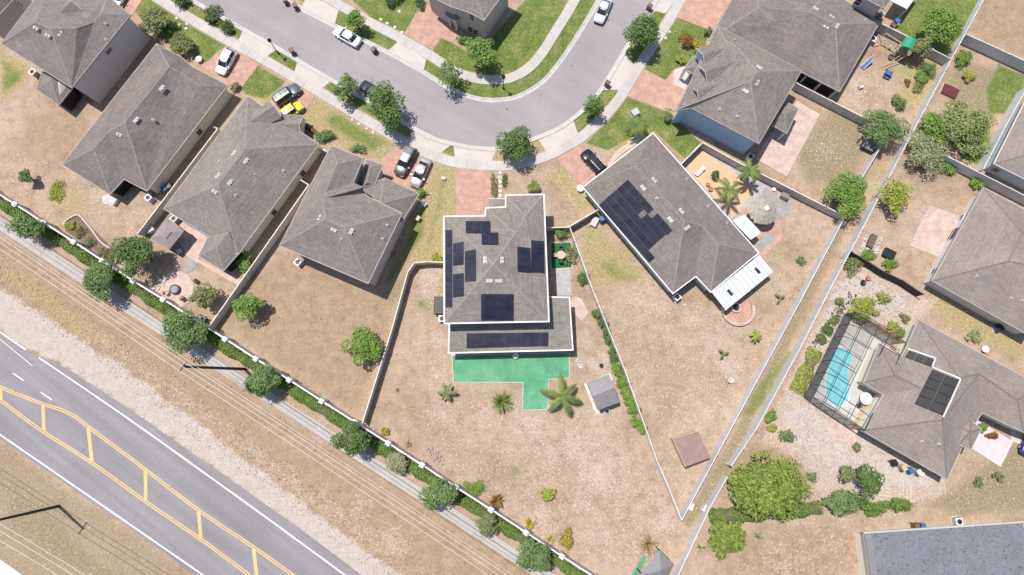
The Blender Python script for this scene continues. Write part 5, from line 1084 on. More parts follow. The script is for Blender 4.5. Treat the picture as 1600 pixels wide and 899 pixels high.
def aircon(label, px, py, rz=.6, s=1.0):
    p = at(px, py, .8); r = thing('air_conditioner', label, 'air conditioner', (p.x, p.y, 0), 'outdoor air conditioner units'); r.rotation_euler = (0, 0, rz)
    def k(nm, mb, m): o = part(nm, mb.mesh(nm, m)); o.parent = r
    k('pad', MB().box((0, 0, .05), (1.05 * s, 1.05 * s, .1)), MAT['conc']); k('casing', MB().box((0, 0, .5), (.86 * s, .86 * s, .8)), MAT['greyP']); k('top', MB().box((0, 0, .93), (.9 * s, .9 * s, .06)), MAT['trim'])
    k('fan_guard', MB().lathe((0, 0, .96), [(.36 * s, 0), (.36 * s, .02), (.12 * s, .05)], 18), MAT['metalG']); k('fan', MB().lathe((0, 0, .985), [(.30 * s, 0), (.30 * s, .012), (.10 * s, .03)], 12), MAT['black'])
for x, y, rz, lb in ((51.5,113,.9,'air conditioner behind the tall grey house'), (232,309.5,.9,'air conditioner at the rear corner of the hatchback house'), (272,342,.9,'air conditioner beside the lilac gazebo'), (465.5,410,.9,'air conditioner at the edge of the wide bare yard'), (690.5,498,0,'air conditioner tucked at the corner of the patio house'), (1363.5,61,.9,'air conditioner beside the play yard'), (1172.5,245,.9,'air conditioner below the blue wall'), (1498,815,.1,'air conditioner above the grey underlay roof'), (1058,464.5,.7,'air conditioner at the rear corner of the long array house')): aircon(lb, x, y, rz)
def boxy(name, label, cat, px, py, d, rz, mat, lid=None, z=0.0):
    p = at(px, py, d[2] * .7); r = thing(name, label, cat, (p.x, p.y, z)); r.rotation_euler = (0, 0, rz)
    o = part('body', MB().box((0, 0, d[2] / 2), d, taper=.96).mesh('body', MAT[mat])); o.parent = r
    o = part('lid', MB().box((0, 0, d[2] + .03), (d[0] * 1.06, d[1] * 1.06, .07), taper=.92).mesh('lid', MAT[lid or mat])); o.parent = r
    o = part('base', MB().box((0, 0, .03), (d[0] * 1.12, d[1] * 1.12, .06)).mesh('base', MAT['conc'])); o.parent = r
boxy('transformer_box', 'pale green utility transformer box on the front lawn', 'utility box', 992.5, 176, (1.1, 1.0, .8), .5, 'greyP', 'greyP'); boxy('storage_box', 'dark storage box at the patio yard corner by the tree', 'box', 1356, 229, (1.7, 1.2, .9), -.5, 'wood', 'metalG')
boxy('meter_box', 'small pale utility box on the side lawn', 'utility box', 693, 279, (.55, .35, .4), -.3, 'trim'); boxy('electric_box', 'white box on the side wall near the round green bush', 'utility box', 663, 319, (.6, .6, .6), .9, 'trim'); boxy('electric_box', 'tan box on the side wall below the white one', 'utility box', 653, 341.5, (.7, .6, .7), .9, 'tanP')
boxy('pool_pump', 'black covered equipment box beside the patio house wall', 'equipment', 686, 478, (1.3, 2.4, 1.0), 0, 'black', 'metalD'); boxy('grill', 'covered grey grill by the courtyard fence', 'grill', 1226, 306.5, (1.1, .7, .9), -.5, 'timber', 'metalG'); boxy('storage_bench', 'pale bench box beside the blue bin of the long array house', 'bench', 929, 347, (.9, 1.4, .5), -.5, 'tanP', 'stone'); boxy('storage_chest', 'white chest beside the purple shaded gazebo corner', 'chest', 235, 359, (1.0, .8, .7), .6, 'white')
boxy('play_table', 'white play table beside the open lanai of hatchback house', 'table', 174, 313, (1.6, 1.0, .6), -.5, 'trim', 'stone'); boxy('utility_box', 'dark steel box at the garden wall by the olive tree', 'box', 316, 497, (1.3, .6, .7), -.55, 'black', 'metalG'); boxy('cooler', 'white cooler on the concrete near the pale bins', 'cooler', 1440, 741, (.6, .4, .4), .4, 'trim'); boxy('cover_lid', 'oxblood red metal cover beside the tangled trees', 'cover', 1484, 143, (2.3, 1.7, .25), -.5, 'redB', 'redB'); boxy('planter_box', 'dark planter box in the rubble bed by the wooden fence', 'planter', 1389, 397, (1.6, 1.3, .6), -.5, 'wood', 'metalD'); boxy('planter_box', 'narrow dark planter beside the easement fence rubble', 'planter', 1362, 377, (.9, 2.0, .5), -.5, 'wood', 'bark')
boxy('water_tank', 'round blue lidded tub by the wall of the weathered house', 'tub', 1560, 512, (1.0, 1.0, .7), .4, 'blueP', 'black'); boxy('utility_crate', 'grey crate on the easement between the white fences', 'crate', 1102, 795, (.9, .7, .6), .9, 'greyP', 'stone'); boxy('utility_crate', 'dark small crate by the fence on the easement', 'crate', 1080, 792, (.5, .9, .5), -.4, 'black', 'trim'); boxy('cooler', 'turquoise box in the gazebo shadow', 'cooler', 281, 393, (.7, .6, .5), .5, 'blueP', 'metalW')
# play yard
p = at(1413, 76, 1.6); r = thing('play_tower', 'green roofed wooden play tower in the sandy yard', 'play tower', (p.x, p.y, 0)); rz = -.55
m_ = Matrix.Translation((p.x, p.y, 0)) @ Matrix.Rotation(rz, 4, 'Z')
for sx in (-1, 1):
    for sy in (-1, 1): MB().box((sx * .75, sy * .75, 1.3), (.1, .1, 2.6), M=m_).build('post', MAT['timber'], r)
MB().box((0, 0, 1.3), (1.6, 1.6, .08), M=m_).build('deck', MAT['timber'], r)
cv = MB(); prev = []
for k in range(9):
    t = math.pi * k / 8; prev.append((-.95 * math.cos(t), 2.35 + .75 * math.sin(t)))
vs = [m_ @ Vector((x, y, z)) for x, z in prev for y in (-.95, .95)]; cv.add(vs, [(2 * i, 2 * i + 1, 2 * i + 3, 2 * i + 2) for i in range(8)]); cv.build('canopy', MAT['greenP'], r)
MB().tube([m_ @ Vector((-.8, 0, 2.2)), m_ @ Vector((-3.6, .3, 2.2))], .07, 6).build('swing_beam', MAT['timber'], r)
for sy in (-1, 1): MB().tube([m_ @ Vector((-3.6, .3, 2.2)), m_ @ Vector((-3.8, .3 + sy * 1.1, 0))], .06, 6).build('swing_leg', MAT['timber'], r)
for x in (-1.7, -2.6):
    MB().box((x, .2, .6), (.45, .25, .05), M=m_).build('swing_seat', MAT['stone'], r)
    for k in (-.2, .2): MB().tube([m_ @ Vector((x + k, .2, .6)), m_ @ Vector((x + k, .2, 2.2))], .015, 4).build('chain', MAT['greyP'], r)
MB().tube([m_ @ Vector((.2, -.8, 1.3)), m_ @ Vector((-1.2, -3.4, .05))], .05, 6).build('ladder_rail', MAT['timber'], r); MB().tube([m_ @ Vector((.7, -.8, 1.3)), m_ @ Vector((-.7, -3.5, .05))], .05, 6).build('ladder_rail', MAT['timber'], r)
p = at(1355, 99, .5); r = thing('toy_slide', 'small blue plastic slide lying on the sandy yard', 'slide', (p.x, p.y, 0)); m_ = Matrix.Translation((p.x, p.y, 0)) @ Matrix.Rotation(.75, 4, 'Z'); sl_ = MB()
sl_.add([m_ @ Vector(v) for v in ((-.9, -.3, .1), (.9, -.3, .85), (.9, .3, .85), (-.9, .3, .1), (-.9, -.3, .02), (.9, -.3, .75), (.9, .3, .75), (-.9, .3, .02))], [(0, 1, 2, 3), (7, 6, 5, 4), (0, 4, 5, 1), (3, 2, 6, 7), (0, 3, 7, 4)]); sl_.build('chute', MAT['blueP'], r)
for k in (-.3, .3): MB().tube([m_ @ Vector((-.9, k, .2)), m_ @ Vector((.9, k, .95))], .05, 6).build('side_rail', MAT['metalW'], r); MB().tube([m_ @ Vector((.85, k, .8)), m_ @ Vector((1.2, k, 0))], .05, 6).build('leg', MAT['pinkP'], r)
p = at(1388.5, 115.5, .5); r = thing('picnic_bench', 'small blue picnic bench on the sandy yard', 'bench', (p.x, p.y, 0)); m_ = Matrix.Translation((p.x, p.y, 0)) @ Matrix.Rotation(-.5, 4, 'Z')
for y, z, w_ in ((0, .55, .5), (.55, .32, .25), (-.55, .32, .25)): MB().box((0, y, z), (1.1, w_, .06), M=m_).build('table_board' if y == 0 else 'seat', MAT['blueP'] if y else MAT['blueP'], r)
for x in (-.4, .4): MB().box((x, 0, .28), (.08, 1.2, .5), M=m_).build('leg', MAT['black'], r)
p = at(1346, 136.5, .3); r = thing('toy_bike', 'little pink and white ride on toy on the sandy yard', 'toy', (p.x, p.y, 0)); m_ = Matrix.Translation((p.x, p.y, 0)) @ Matrix.Rotation(.4, 4, 'Z'); MB().box((0, 0, .3), (.7, .35, .22), M=m_, taper=.7).build('body', MAT['pinkP'], r); MB().box((.05, 0, .45), (.3, .3, .1), M=m_).build('seat', MAT['trim'], r)
for x, y in ((.28, 0), (-.25, .2), (-.25, -.2)): MB().tube([m_ @ Vector((x, y - .04, .12)), m_ @ Vector((x, y + .04, .12))], .12, 10).build('wheel', MAT['black'], r)
p = at(1393, 89, .3); r = thing('tire_sandbox', 'brown round tub on the sand under the swing', 'tub', (p.x, p.y, 0)); MB().lathe((p.x, p.y, 0), [(.4, 0), (.5, .3), (.4, .32), (.3, .1)], 16).build('tub', MAT['bark'], r)
p = at(1094, 268, .5); r = thing('sun_lounger', 'white sun lounger on the peach sand courtyard', 'lounger', (p.x, p.y, .05)); m_ = Matrix.Translation((p.x, p.y, .05)) @ Matrix.Rotation(.75, 4, 'Z'); MB().box((-.2, 0, .3), (1.2, .55, .1), M=m_).build('seat', MAT['trim'], r); MB().box((.68, 0, .5), (.6, .55, .08), M=m_, taper=.95).build('backrest', MAT['trim'], r)
for x in (-.7, .8):
    for y in (-.22, .22): MB().box((x, y, .12), (.06, .06, .25), M=m_).build('leg', MAT['wood'], r)
for x, y, rr, mt, lb in ((1106,289,.32,'terra','brown clay pot on the sand below the round bush'), (1110,296,.36,'terra','larger brown clay pot nearest the roof edge in the courtyard'), (1209,296.5,.3,'trim','white round pot against the courtyard fence'), (906.5,295.5,.55,'trim','white round garden ornament at the corner of the long array house'), (857,554.5,.0,'trim',''), (805.5,556,.45,'trim','white round stool at the lanai edge'), (858.5,637,.4,'stone','pale boulder at the tip of the green patio'), (939.5,571.5,.3,'black','dark pot on the shell path near the grey shed'), (1141.5,594.5,.45,'stone','round grey basin near the white fence'), (312,94,.5,'trim','white round fountain bowl beside the entry of hatchback house'), (1537.5,546,.5,'trim','white round lid on the grass by the weathered roof'), (1348,442,.4,'black','black pot beside the orange pot on the gravel'), (1356,435,.35,'terra','orange clay pot on the gravel by the wooden fence'), (600,251,.0,'trim',''), (931,485,.25,'terra','terracotta pot at the head of the long hedge')):
    if rr: p = at(x, y, .2); o = MB().lathe((p.x, p.y, .03), [(rr * .65, 0), (rr, rr * .9), (rr * .95, rr * 1.05), (rr * .75, rr * 1.0), (rr * .5, rr * .7)], 16).build('garden_pot', MAT[mt], None, True); tag(o, lb, 'pot')
# stepping stones
def stones(lb, pts, s=.42, mat='stone', grp=None):
    for i, (x, y) in enumerate(pts):
        p = at(x, y); o = MB().box((0, 0, .04), (s * random.uniform(.85, 1.1), s * random.uniform(.85, 1.1), .07), taper=.9).mesh('stepping_stone', MAT[mat]); o = part('stepping_stone', o); o.location = (p.x, p.y, .0); o.rotation_euler = (0, 0, random.random()); tag(o, lb % ORDN[i], 'stone', grp)
stones('%s stepping stone from the pavement on the short porch walk', [(781.5, 270 + i * 7.2) for i in range(6)], .55, grp='stones of the porch walk')
stones('%s pale flat stone from the top on the tall grey house lawn', [(276,29),(280,39),(292,38),(291,45)], .45, grp='stones on the tall house lawn'); stones('%s pale flat stone in the row on the lawn above the white sedan', [(595,31),(605,37),(617,43),(628,51),(624,18)], .5, grp='stones above the sedan'); stones('%s pale flat stone along the dry lawn below the big street tree', [(550,188),(561,194),(573,201),(583,207)], .45, grp='stones below the street tree'); stones('%s pale flat stone down the lawn beside the bronze shrub', [(1046,50),(1040,60)], .45, grp='stones on the shrub lawn')
def rubble(label, pts, n, smin, smax, mat, name='rubble', feather=0):
    P = np.array([(p.x, p.y) for p in atl(pts)]); lo, hi = P.min(0), P.max(0); mb = MB(); k = 0
    while k < n:
        x, y = RNG.uniform(lo, hi); ins = False
        for i in range(len(P)):
            (ax, ay), (bx, by) = P[i], P[i - 1]
            if (ay > y) != (by > y) and x < (bx - ax) * (y - ay) / (by - ay) + ax: ins = not ins
        if not ins: continue
        s = RNG.uniform(smin, smax); mb.box((x, y, s * .2), (s, s * RNG.uniform(.6, 1), s * .6), RNG.uniform(0, 3), .6); k += 1
    o = mb.build(name, MAT[mat]); o['kind'] = 'stuff'; o['label'] = label; o['category'] = 'rubble'
rubble('scattered dark and pale stones along the gravel by the pool', [(1330,420),(1430,470),(1420,525),(1335,484),(1318,492),(1250,618),(1225,640),(1300,455)], 420, .12, .42, 'sand', 'rubble'); rubble('rubble on the pale yard below the pool cage', [(1250,628),(1345,680),(1400,720),(1330,760),(1270,780),(1240,700)], 600, .1, .34, 'sand', 'rubble'); rubble('shell rubble around the sandy bed by the wooden fence', [(1350,368),(1378,372),(1372,398),(1340,398)], 120, .15, .4, 'stone', 'rubble')
rubble('dark small rocks edging the pool gravel', [(1325,455),(1345,462),(1322,486),(1262,560),(1255,555),(1300,490)], 130, .15, .4, 'bark', 'rubble'); rubble('white stones around the fire bowl patio edge', [(236,452),(250,440),(262,436),(258,444),(246,455)], 40, .2, .45, 'stone', 'rubble'); rubble('pale stones by the shed path', [(896,556),(905,560),(912,575),(905,576)], 40, .15, .4, 'stone', 'rubble')
rubble('dry weed and stone litter along the roadside verge', [(0,395),(180,520),(420,690),(640,850),(700,899),(590,899),(420,770),(200,606),(60,498),(0,452)], 1500, .06, .22, 'timber', 'litter'); rubble('dark litter along the roadside verge', [(0,395),(180,520),(420,690),(640,850),(700,899),(590,899),(420,770),(200,606),(60,498),(0,452)], 600, .05, .16, 'bark', 'litter')
rubble('white shell bits on the open back yard', [(690,620),(800,650),(960,640),(1050,800),(1000,880),(880,850),(700,740),(640,680)], 1100, .05, .2, 'stone', 'litter'); rubble('white shell bits on the triangular yard', [(940,470),(1050,470),(1180,500),(1190,560),(1080,690),(1010,640)], 900, .05, .2, 'stone', 'litter')
# bricks stacked by the wall and garden bricks
r = thing('block_pile', 'loose grey concrete blocks by the boundary wall', 'blocks', at(680, 712))
for x, y, rz in ((668,702,.5),(671,706,.5),(675,701,1.1),(673,710,.5),(679,708,-.5),(684,707,.9),(688,713,.2),(692,718,-.4),(681,716,.6),(686,721,.1),(678,719,1.0),(690,726,.5)): p = at(x, y); MB().box((p.x, p.y, .1), (.42, .2, .2), rz + .5).build('block', MAT['paverG'], r)
r = thing('garden_edging', 'rows of pale bricks laid in the weedy bed by the round hedge', 'edging', at(1400, 765))
for i in range(7):
    for j in range(9):
        if random.random() < .25: continue
        x = 1372 + j * 4.0 + i * .5; y = 750 + i * 6 + j * .6; 
        if j > 4: x = 1398 + (j - 4) * 6.0; y = 757 + i * 5
        p = at(x, y); MB().box((p.x, p.y, .06), (.34, .15, .12), (1.45 if j > 4 else -.1)).build('brick', MAT['stone'], r)
# bed edging wall
r = thing('bed_edging', 'low pale stone edging around the mulch garden bed by the wall', 'edging', at(140, 370))
ep = resample(curve(atl([(100,352),(106,344),(122,336),(128,340),(145,360),(160,380),(180,392),(189,398),(178,415)]), 4), .5)
for a, b in zip(ep, ep[1:]): c = (a + b) / 2; MB().box((c.x, c.y, .12), (.46, .2, .25), math.atan2(b.y - a.y, b.x - a.x)).build('stone', MAT['stone'], r)
# ------------------------------------------------------------------ vegetation
def leaves(name, P, Nn, size, mat, parent, aspect=.6):
    n = len(P); up = np.tile([0., 0., 1.], (n, 1)); r = RNG.normal(size=(n, 3)); Nn = Nn + r * .45; Nn /= np.linalg.norm(Nn, axis=1, keepdims=True) + 1e-9
    t = np.cross(Nn, RNG.normal(size=(n, 3))); t /= np.linalg.norm(t, axis=1, keepdims=True) + 1e-9; b = np.cross(Nn, t)
    s = size[:, None]; fold = Nn * s * .25
    V = np.stack([P - t * s, P - b * s * aspect + fold * .4, P + t * s, P + b * s * aspect + fold * .4], 1).reshape(-1, 3)
    me = bpy.data.meshes.new(name); me.vertices.add(4 * n); me.vertices.foreach_set('co', V.astype(np.float32).ravel())
    me.loops.add(4 * n); me.loops.foreach_set('vertex_index', np.arange(4 * n, dtype=np.int32)); me.polygons.add(n)
    me.polygons.foreach_set('loop_start', (np.arange(n) * 4).astype(np.int32)); me.polygons.foreach_set('loop_total', np.full(n, 4, np.int32)); me.update()
    a = me.attributes.new('lv', 'FLOAT', 'FACE'); a.data.foreach_set('value', np.clip(RNG.normal(.5, .22, n), 0, 1).astype(np.float32)); me.materials.append(mat)
    return part(name, me, parent)
def crown_pts(c, rx, ry, rz, n, clumps=16, shell=.35):
    K = RNG.normal(size=(clumps, 3)); K /= np.linalg.norm(K, axis=1, keepdims=True); K[:, 2] = np.abs(K[:, 2]) * .9 - .15
    K *= (RNG.uniform(.35, .78, (clumps, 1))); cr = RNG.uniform(.24, .44, clumps) * (.62 if clumps > 28 else 1); cr[0] = .5; K[0] = (0, 0, .15)
    w = cr ** 2; idx = RNG.choice(clumps, n, p=w / w.sum()); d = RNG.normal(size=(n, 3)); d /= np.linalg.norm(d, axis=1, keepdims=True); d[:, 2] = np.where(RNG.random(n) < .72, np.abs(d[:, 2]), d[:, 2])
    q = K[idx] + d * (cr[idx] * RNG.uniform(1 - shell, 1.08, n))[:, None]
    return q * np.array([rx, ry, rz]) + np.array(c), d + np.array([0, 0, .75])
def tree(label, px, py, d, h, leaf='oak', name='tree', cat='tree', dens=1.0, lsize=.2, squash=.42, group=None, dy=None, clumps=18, trunk=True, aspect=.6):
    """d: crown width in photo pixels, h: tree height in metres"""
    zc = h * .66; p = at(px, py, zc); rx = (at(px + d / 2, py, zc) - p).length; ry = (at(px, py + (dy or d) / 2, zc) - p).length; rz = max(.35, h * squash); rx *= 1.16; ry *= 1.16
    r = thing(name, label, cat, (p.x, p.y, 0), group)
    lsize *= .9; n = int(dens * 215 * rx * ry * (.2 / lsize) ** 2) + 60; P, Nn = crown_pts((p.x, p.y, zc), rx, ry, rz, n, clumps)
    P[:, 2] = np.maximum(P[:, 2], .06); leaves('crown', P, Nn, RNG.uniform(.7, 1.25, n) * lsize, LEAF[leaf], r, aspect)
    tb = MB(); tr = .035 + .028 * h; tb.tube([(p.x, p.y, -.05), (p.x + .05, p.y, h * .3), (p.x, p.y + .05, h * .6)], [tr * 1.3, tr, tr * .6], 8)
    for k in range(5):
        a = 2 * math.pi * k / 5 + random.random(); tb.tube([(p.x, p.y, h * random.uniform(.25, .45)), (p.x + math.cos(a) * rx * .35, p.y + math.sin(a) * ry * .35, h * .6), (p.x + math.cos(a) * rx * .7, p.y + math.sin(a) * ry * .7, h * .75)], [tr * .5, tr * .35, tr * .12], 6)
    tb.build('trunk', MAT['bark'], r); return r
def bush(label, px, py, d, h=1.0, leaf='hedge', dy=None, dens=1.2, lsize=.14, name='bush', group=None, cat='bush', clumps=12, aspect=.6):
    zc = h * .45; p = at(px, py, zc); rx = (at(px + d / 2, py, zc) - p).length; ry = (at(px, py + (dy or d) / 2, zc) - p).length; rx *= 1.3; ry *= 1.3; r = thing(name, label, cat, (p.x, p.y, 0), group)
    n = int(dens * 130 * rx * ry * (.14 / lsize) ** 2 * 1.6) + 50; P, Nn = crown_pts((p.x, p.y, zc), rx, ry, h * .6, n, clumps, .5); P[:, 2] = np.maximum(P[:, 2], .04)
    leaves('foliage', P, Nn, RNG.uniform(.7, 1.25, n) * lsize, LEAF[leaf], r, aspect)
    sb = MB()
    for k in range(4): a = k * 1.6 + random.random(); sb.tube([(p.x, p.y, -.02), (p.x + math.cos(a) * rx * .4, p.y + math.sin(a) * ry * .4, h * .6)], [.04, .015], 5)
    sb.build('stem', MAT['bark'], r); return r
def hedge(label, pts, w, h, leaf='hedge', lsize=.13, dens=1.0, name='hedge'):
    C = resample(curve(atl(pts, h * .6), 4), .35); r = thing(name, label, 'hedge', (C[0].x, C[0].y, 0)); L = .35 * len(C); n = int(dens * L * (w + h) * 75 * (.13 / lsize) ** 2)
    i = RNG.integers(0, len(C), n); c = np.array([(q.x, q.y) for q in C])[i]; j = np.minimum(i + 1, len(C) - 1); t = np.array([(C[b].x - C[a - (a == b)].x, C[b].y - C[a - (a == b)].y) for a, b in zip(i, j)]); t /= np.linalg.norm(t, axis=1, keepdims=True) + 1e-9
    th = RNG.uniform(0, np.pi, n); lump = .82 + .22 * np.sin(i * .55 + 1.3) * np.sin(i * .21) + RNG.normal(0, .06, n); ro = np.cos(th) * w / 2 * lump; zz = np.sin(th) ** .6 * h * lump * RNG.uniform(.85, 1, n); nrm = np.stack([-t[:, 1], t[:, 0]], 1)
    P = np.concatenate([c + nrm * ro[:, None] + t * RNG.uniform(-.2, .2, (n, 1)), np.maximum(zz, .05)[:, None]], 1); Nn = np.concatenate([nrm * np.cos(th)[:, None], np.sin(th)[:, None] + .3], 1)
    leaves('foliage', P, Nn, RNG.uniform(.7, 1.25, n) * lsize, LEAF[leaf], r)
    core = MB(); a = offset(C, w * .28); b = offset(C, -w * .28); core.prism([(q.x, q.y) for q in a] + [(q.x, q.y) for q in b[::-1]], 0, h * .6); core.build('stem', MAT['bark'], r); return r
def palm(label, px, py, L, h, n=11, leaf='palm', name='palm_tree', droop=.6, lw=.16, group=None, lift=.35, trunk_r=.14, cat='palm', seg=22, start=0):
    lw = .07 + lw * .4; n = int(n * 1.2)
    p = at(px, py, h); r = thing(name, label, cat, (p.x, p.y, 0), group); V = []; 
    MB().tube([(p.x, p.y, -.05), (p.x + .04, p.y, h * .5), (p.x, p.y, h)], [trunk_r * 1.3, trunk_r, trunk_r * .9], 8).build('trunk', MAT['bark'], r)
    for k in range(n):
        a = start + 2 * math.pi * k / n + random.uniform(-.2, .2); le = L * random.uniform(.8, 1.08); cu = []
        for s in range(seg + 1):
            t = s / seg; cu.append(Vector((p.x + math.cos(a) * le * t, p.y + math.sin(a) * le * t, max(.12, h + lift * le * math.sin(t * 2.2) * .6 - droop * le * t * t * .8))))
        mb = MB(); mb.tube(cu, [.03 * (1 - .8 * s / seg) + .006 for s in range(seg + 1)], 4); side = Vector((-math.sin(a), math.cos(a), 0))
        for s in range(1, seg + 1):
            t = s / seg; wl = le * .23 * random.uniform(.8, 1.2) * math.sin(math.pi * min(1, .18 + t * .82)) ** .7 + .05
            for sg in (-1, 1):
                b0 = cu[s]; fw = (cu[s] - cu[s - 1]).normalized(); tip = b0 + side * sg * wl * .8 + fw * wl * .75 - Vector((0, 0, wl * .35)); q = fw * lw * .5
                mb.add([b0 - q, b0 + q, tip + Vector((0, 0, 0.0))], [(0, 1, 2)])
        me = mb.mesh('frond', LEAF[leaf]); at_ = me.attributes.new('lv', 'FLOAT', 'FACE'); base = random.uniform(.25, .75); at_.data.foreach_set('value', [min(1, max(0, random.gauss(base, .15))) for _ in me.polygons]); part('frond', me, r)
    return r
def rosette(label, px, py, L, n=40, leaf='palm', z=.15, name='agave_plant', w=.12, elev=(.15, 1.2), cat='plant'):
    p = at(px, py, .3); r = thing(name, label, cat, (p.x, p.y, 0))
    for k in range(n):
        a = random.uniform(0, 6.283); e = random.uniform(*elev); le = L * random.uniform(.75, 1.1); d = Vector((math.cos(a) * math.cos(e), math.sin(a) * math.cos(e), math.sin(e))); sd = Vector((-math.sin(a), math.cos(a), 0)) * w * .5
        b0 = p * 1.0; b0.z = z; m1 = b0 + d * le * .55 + Vector((0, 0, .03)); t1_ = b0 + d * le - Vector((0, 0, le * .12)); t1_.z = max(t1_.z, .04)
        mb = MB(); mb.add([b0 - sd * .6, b0 + sd * .6, m1 + sd, m1 - sd, t1_], [(0, 1, 2, 3), (3, 2, 4)]); me = mb.mesh('leaf', LEAF[leaf]); q = me.attributes.new('lv', 'FLOAT', 'FACE'); v = random.uniform(.2, .9); q.data.foreach_set('value', [v] * 2); part('leaf', me, r)
    return r
ROW = 'oaks along the footpath'
for (x, y, d, lb) in ((42,356,50,'oak on the footpath at the left edge beside the wall'), (160,436,64,'oak on the footpath below the mulch garden bed'), (287,516,66,'oak on the footpath below the circular fire patio'), (413,600,62,'oak on the footpath covering the tall utility pole foot'), (550,687,60,'oak on the footpath where the bending tan fence meets the wall'), (688,775,58,'oak on the footpath right of the white flowering shrub'), (836,872,58,'oak on the footpath at the bottom edge')): tree(lb, x, y, d, random.uniform(3.9, 5.1), random.choice(('mint', 'mint', 'oak')), group=ROW, lsize=random.uniform(.17, .2), clumps=random.randint(12, 22), dy=d * random.uniform(.86, 1.05))
tree('white flowering rounded shrub tree by the footpath', 620, 722, 36, 2.2, 'pale', 'shrub_tree', lsize=.14); tree('small olive shrub tree by the footpath near the yellow plants', 762, 820, 34, 2.6, 'olive', 'shrub_tree', lsize=.15)
tree('big dark tree between the mulch bed and the gazebo', 212, 398, 64, 5.2, 'oak', lsize=.2, dens=1.2); tree('young tree alone at the left of the wide bare yard', 388, 478, 44, 3.6, 'bright', dens=1.1); tree('lone bushy tree in the lower right of the wide bare yard', 566, 542, 54, 3.6, 'bright', dens=1.1); tree('small lollipop tree on the dry yard at the left', 39, 276, 21, 2.6, 'oak', squash=.3, lsize=.15); tree('olive leaved tree beside the fire bowl patio', 318, 464, 46, 3.2, 'olive', dy=36); bush('wide bright green ground plant on the left dry yard', 88, 302, 26, .35, 'lime', 36, dens=.6, lsize=.12)
tree('small round tree beside the white sedan', 556, 33, 30, 3.6, 'bright', lsize=.17); tree('round street tree at the corner of the pale apron', 537, 138, 37, 3.8, 'mint'); tree('large uneven street tree hiding the dark car', 597, 166, 64, 6.0, 'oak', dens=.95); tree('thin sparse sapling on the verge inside the bend', 703, 116, 46, 4.2, 'mint', dens=.35, clumps=9); tree('leafy tree in front of the porch house', 752, 80, 46, 5.4, 'bright', lsize=.2)
tree('round street tree at the middle of the bend', 807, 222, 56, 4.6, 'oak', dens=1.1); tree('large round street tree on the verge near the top', 1005, 46, 54, 5.2, 'oak', dens=1.15); tree('small street tree on the verge by the transformer box', 927, 168, 30, 3.6, 'oak', lsize=.17)
bush('round dark shrub on the verge beside the top left street', 331, 20, 25, 1.6, 'dark'); bush('round dark shrub on the verge nearest the pale apron', 352, 42, 21, 1.5, 'dark'); bush('dark shrub cut by the top edge on the verge', 285, 0, 26, 1.6, 'dark'); tree('broad olive shrub against the tall grey house front', 243, 33, 52, 2.8, 'olive', 'shrub_tree', dy=36); tree('mixed shrubs beside the white fountain bowl', 284, 68, 34, 2.2, 'olive', 'shrub_tree'); bush('dark green shrub right of the olive shrub', 268, 45, 18, 1.8, 'dark')
bush('clipped box bush beside the hatchback drive', 367, 136, 12, 1.2, 'olive', 16); bush('round bright bush at the garage corner', 659, 301, 16, 1.3, 'bright'); bush('bright lime bush at the fence by the patio house', 683, 403, 18, .9, 'lime'); bush('shrub cluster in front of the two car house', 508, 213, 34, 1.1, 'mint', 20); bush('low shrub beside the two car house walk', 560, 232, 26, .9, 'mint', 16, dens=.7); hedge('dark brown low hedge in front of the gazebo house', [(478,197),(492,206),(502,212)], .8, .7, 'rust'); bush('dark green shrub cut by the top edge at the brick drive', 658, 4, 18, 1.4, 'dark'); bush('dark shrub cluster at the porch of the bend house', 730, 62, 30, 1.0, 'oak', 12); bush('dark shrub cut by the top edge above the lawn', 617, -2, 28, 1.3, 'dark')
bush('round olive bush at the corner of the blue house', 1043, 181, 18, 1.5, 'olive'); bush('bronze shrub on the blue house front bed', 1074, 64, 24, 1.3, 'rust', 22); bush('yellow shrub on the blue house front bed', 1091, 76, 20, 1.2, 'yel'); bush('lime shrub near the blue house porch', 1064, 92, 15, 1.0, 'lime'); bush('dark bush at the corner of the top pink drive', 1107, 50, 12, 1.2, 'oak')
palm('bushy palm in front of the long array house', 996, 197, 2.0, 2.0, 16, 'palm', lift=.5, droop=.7); palm('palm against the courtyard fence', 1172, 266, 2.2, 3.6, 8, 'palm', lw=.2); palm('palm in the middle of the peach sand courtyard', 1139, 297, 2.5, 3.2, 7, 'palm', lw=.2); bush('round clipped bush on the peach sand', 1117, 275, 15, 1.3, 'dark')
palm('small palm in front of the patio house', 834, 291, 1.0, 1.2, 10, 'palm', lift=.5); palm('big yellow green palm beside the green patio', 878, 619, 3.0, 2.4, 5, 'palm', lw=.4, droop=.75, start=.75); rosette('spiky round yucca on the bare back yard', 784, 628, 2.0, 110, 'palm', .3, 'yucca_plant', .12); palm('straggly short palm left of the green patio', 697, 613, 1.5, 1.3, 5, 'olive', lw=.22); palm('small bright palm near the half round patio', 1182, 525, 1.0, 1.3, 6, 'lime', lw=.2); palm('small dark palm on the triangular yard', 1131, 552, .8, 1.0, 3, 'palm', start=.2); palm('leaning plant beside the easement fence', 1220, 465, .9, .8, 3, 'olive', start=.2)
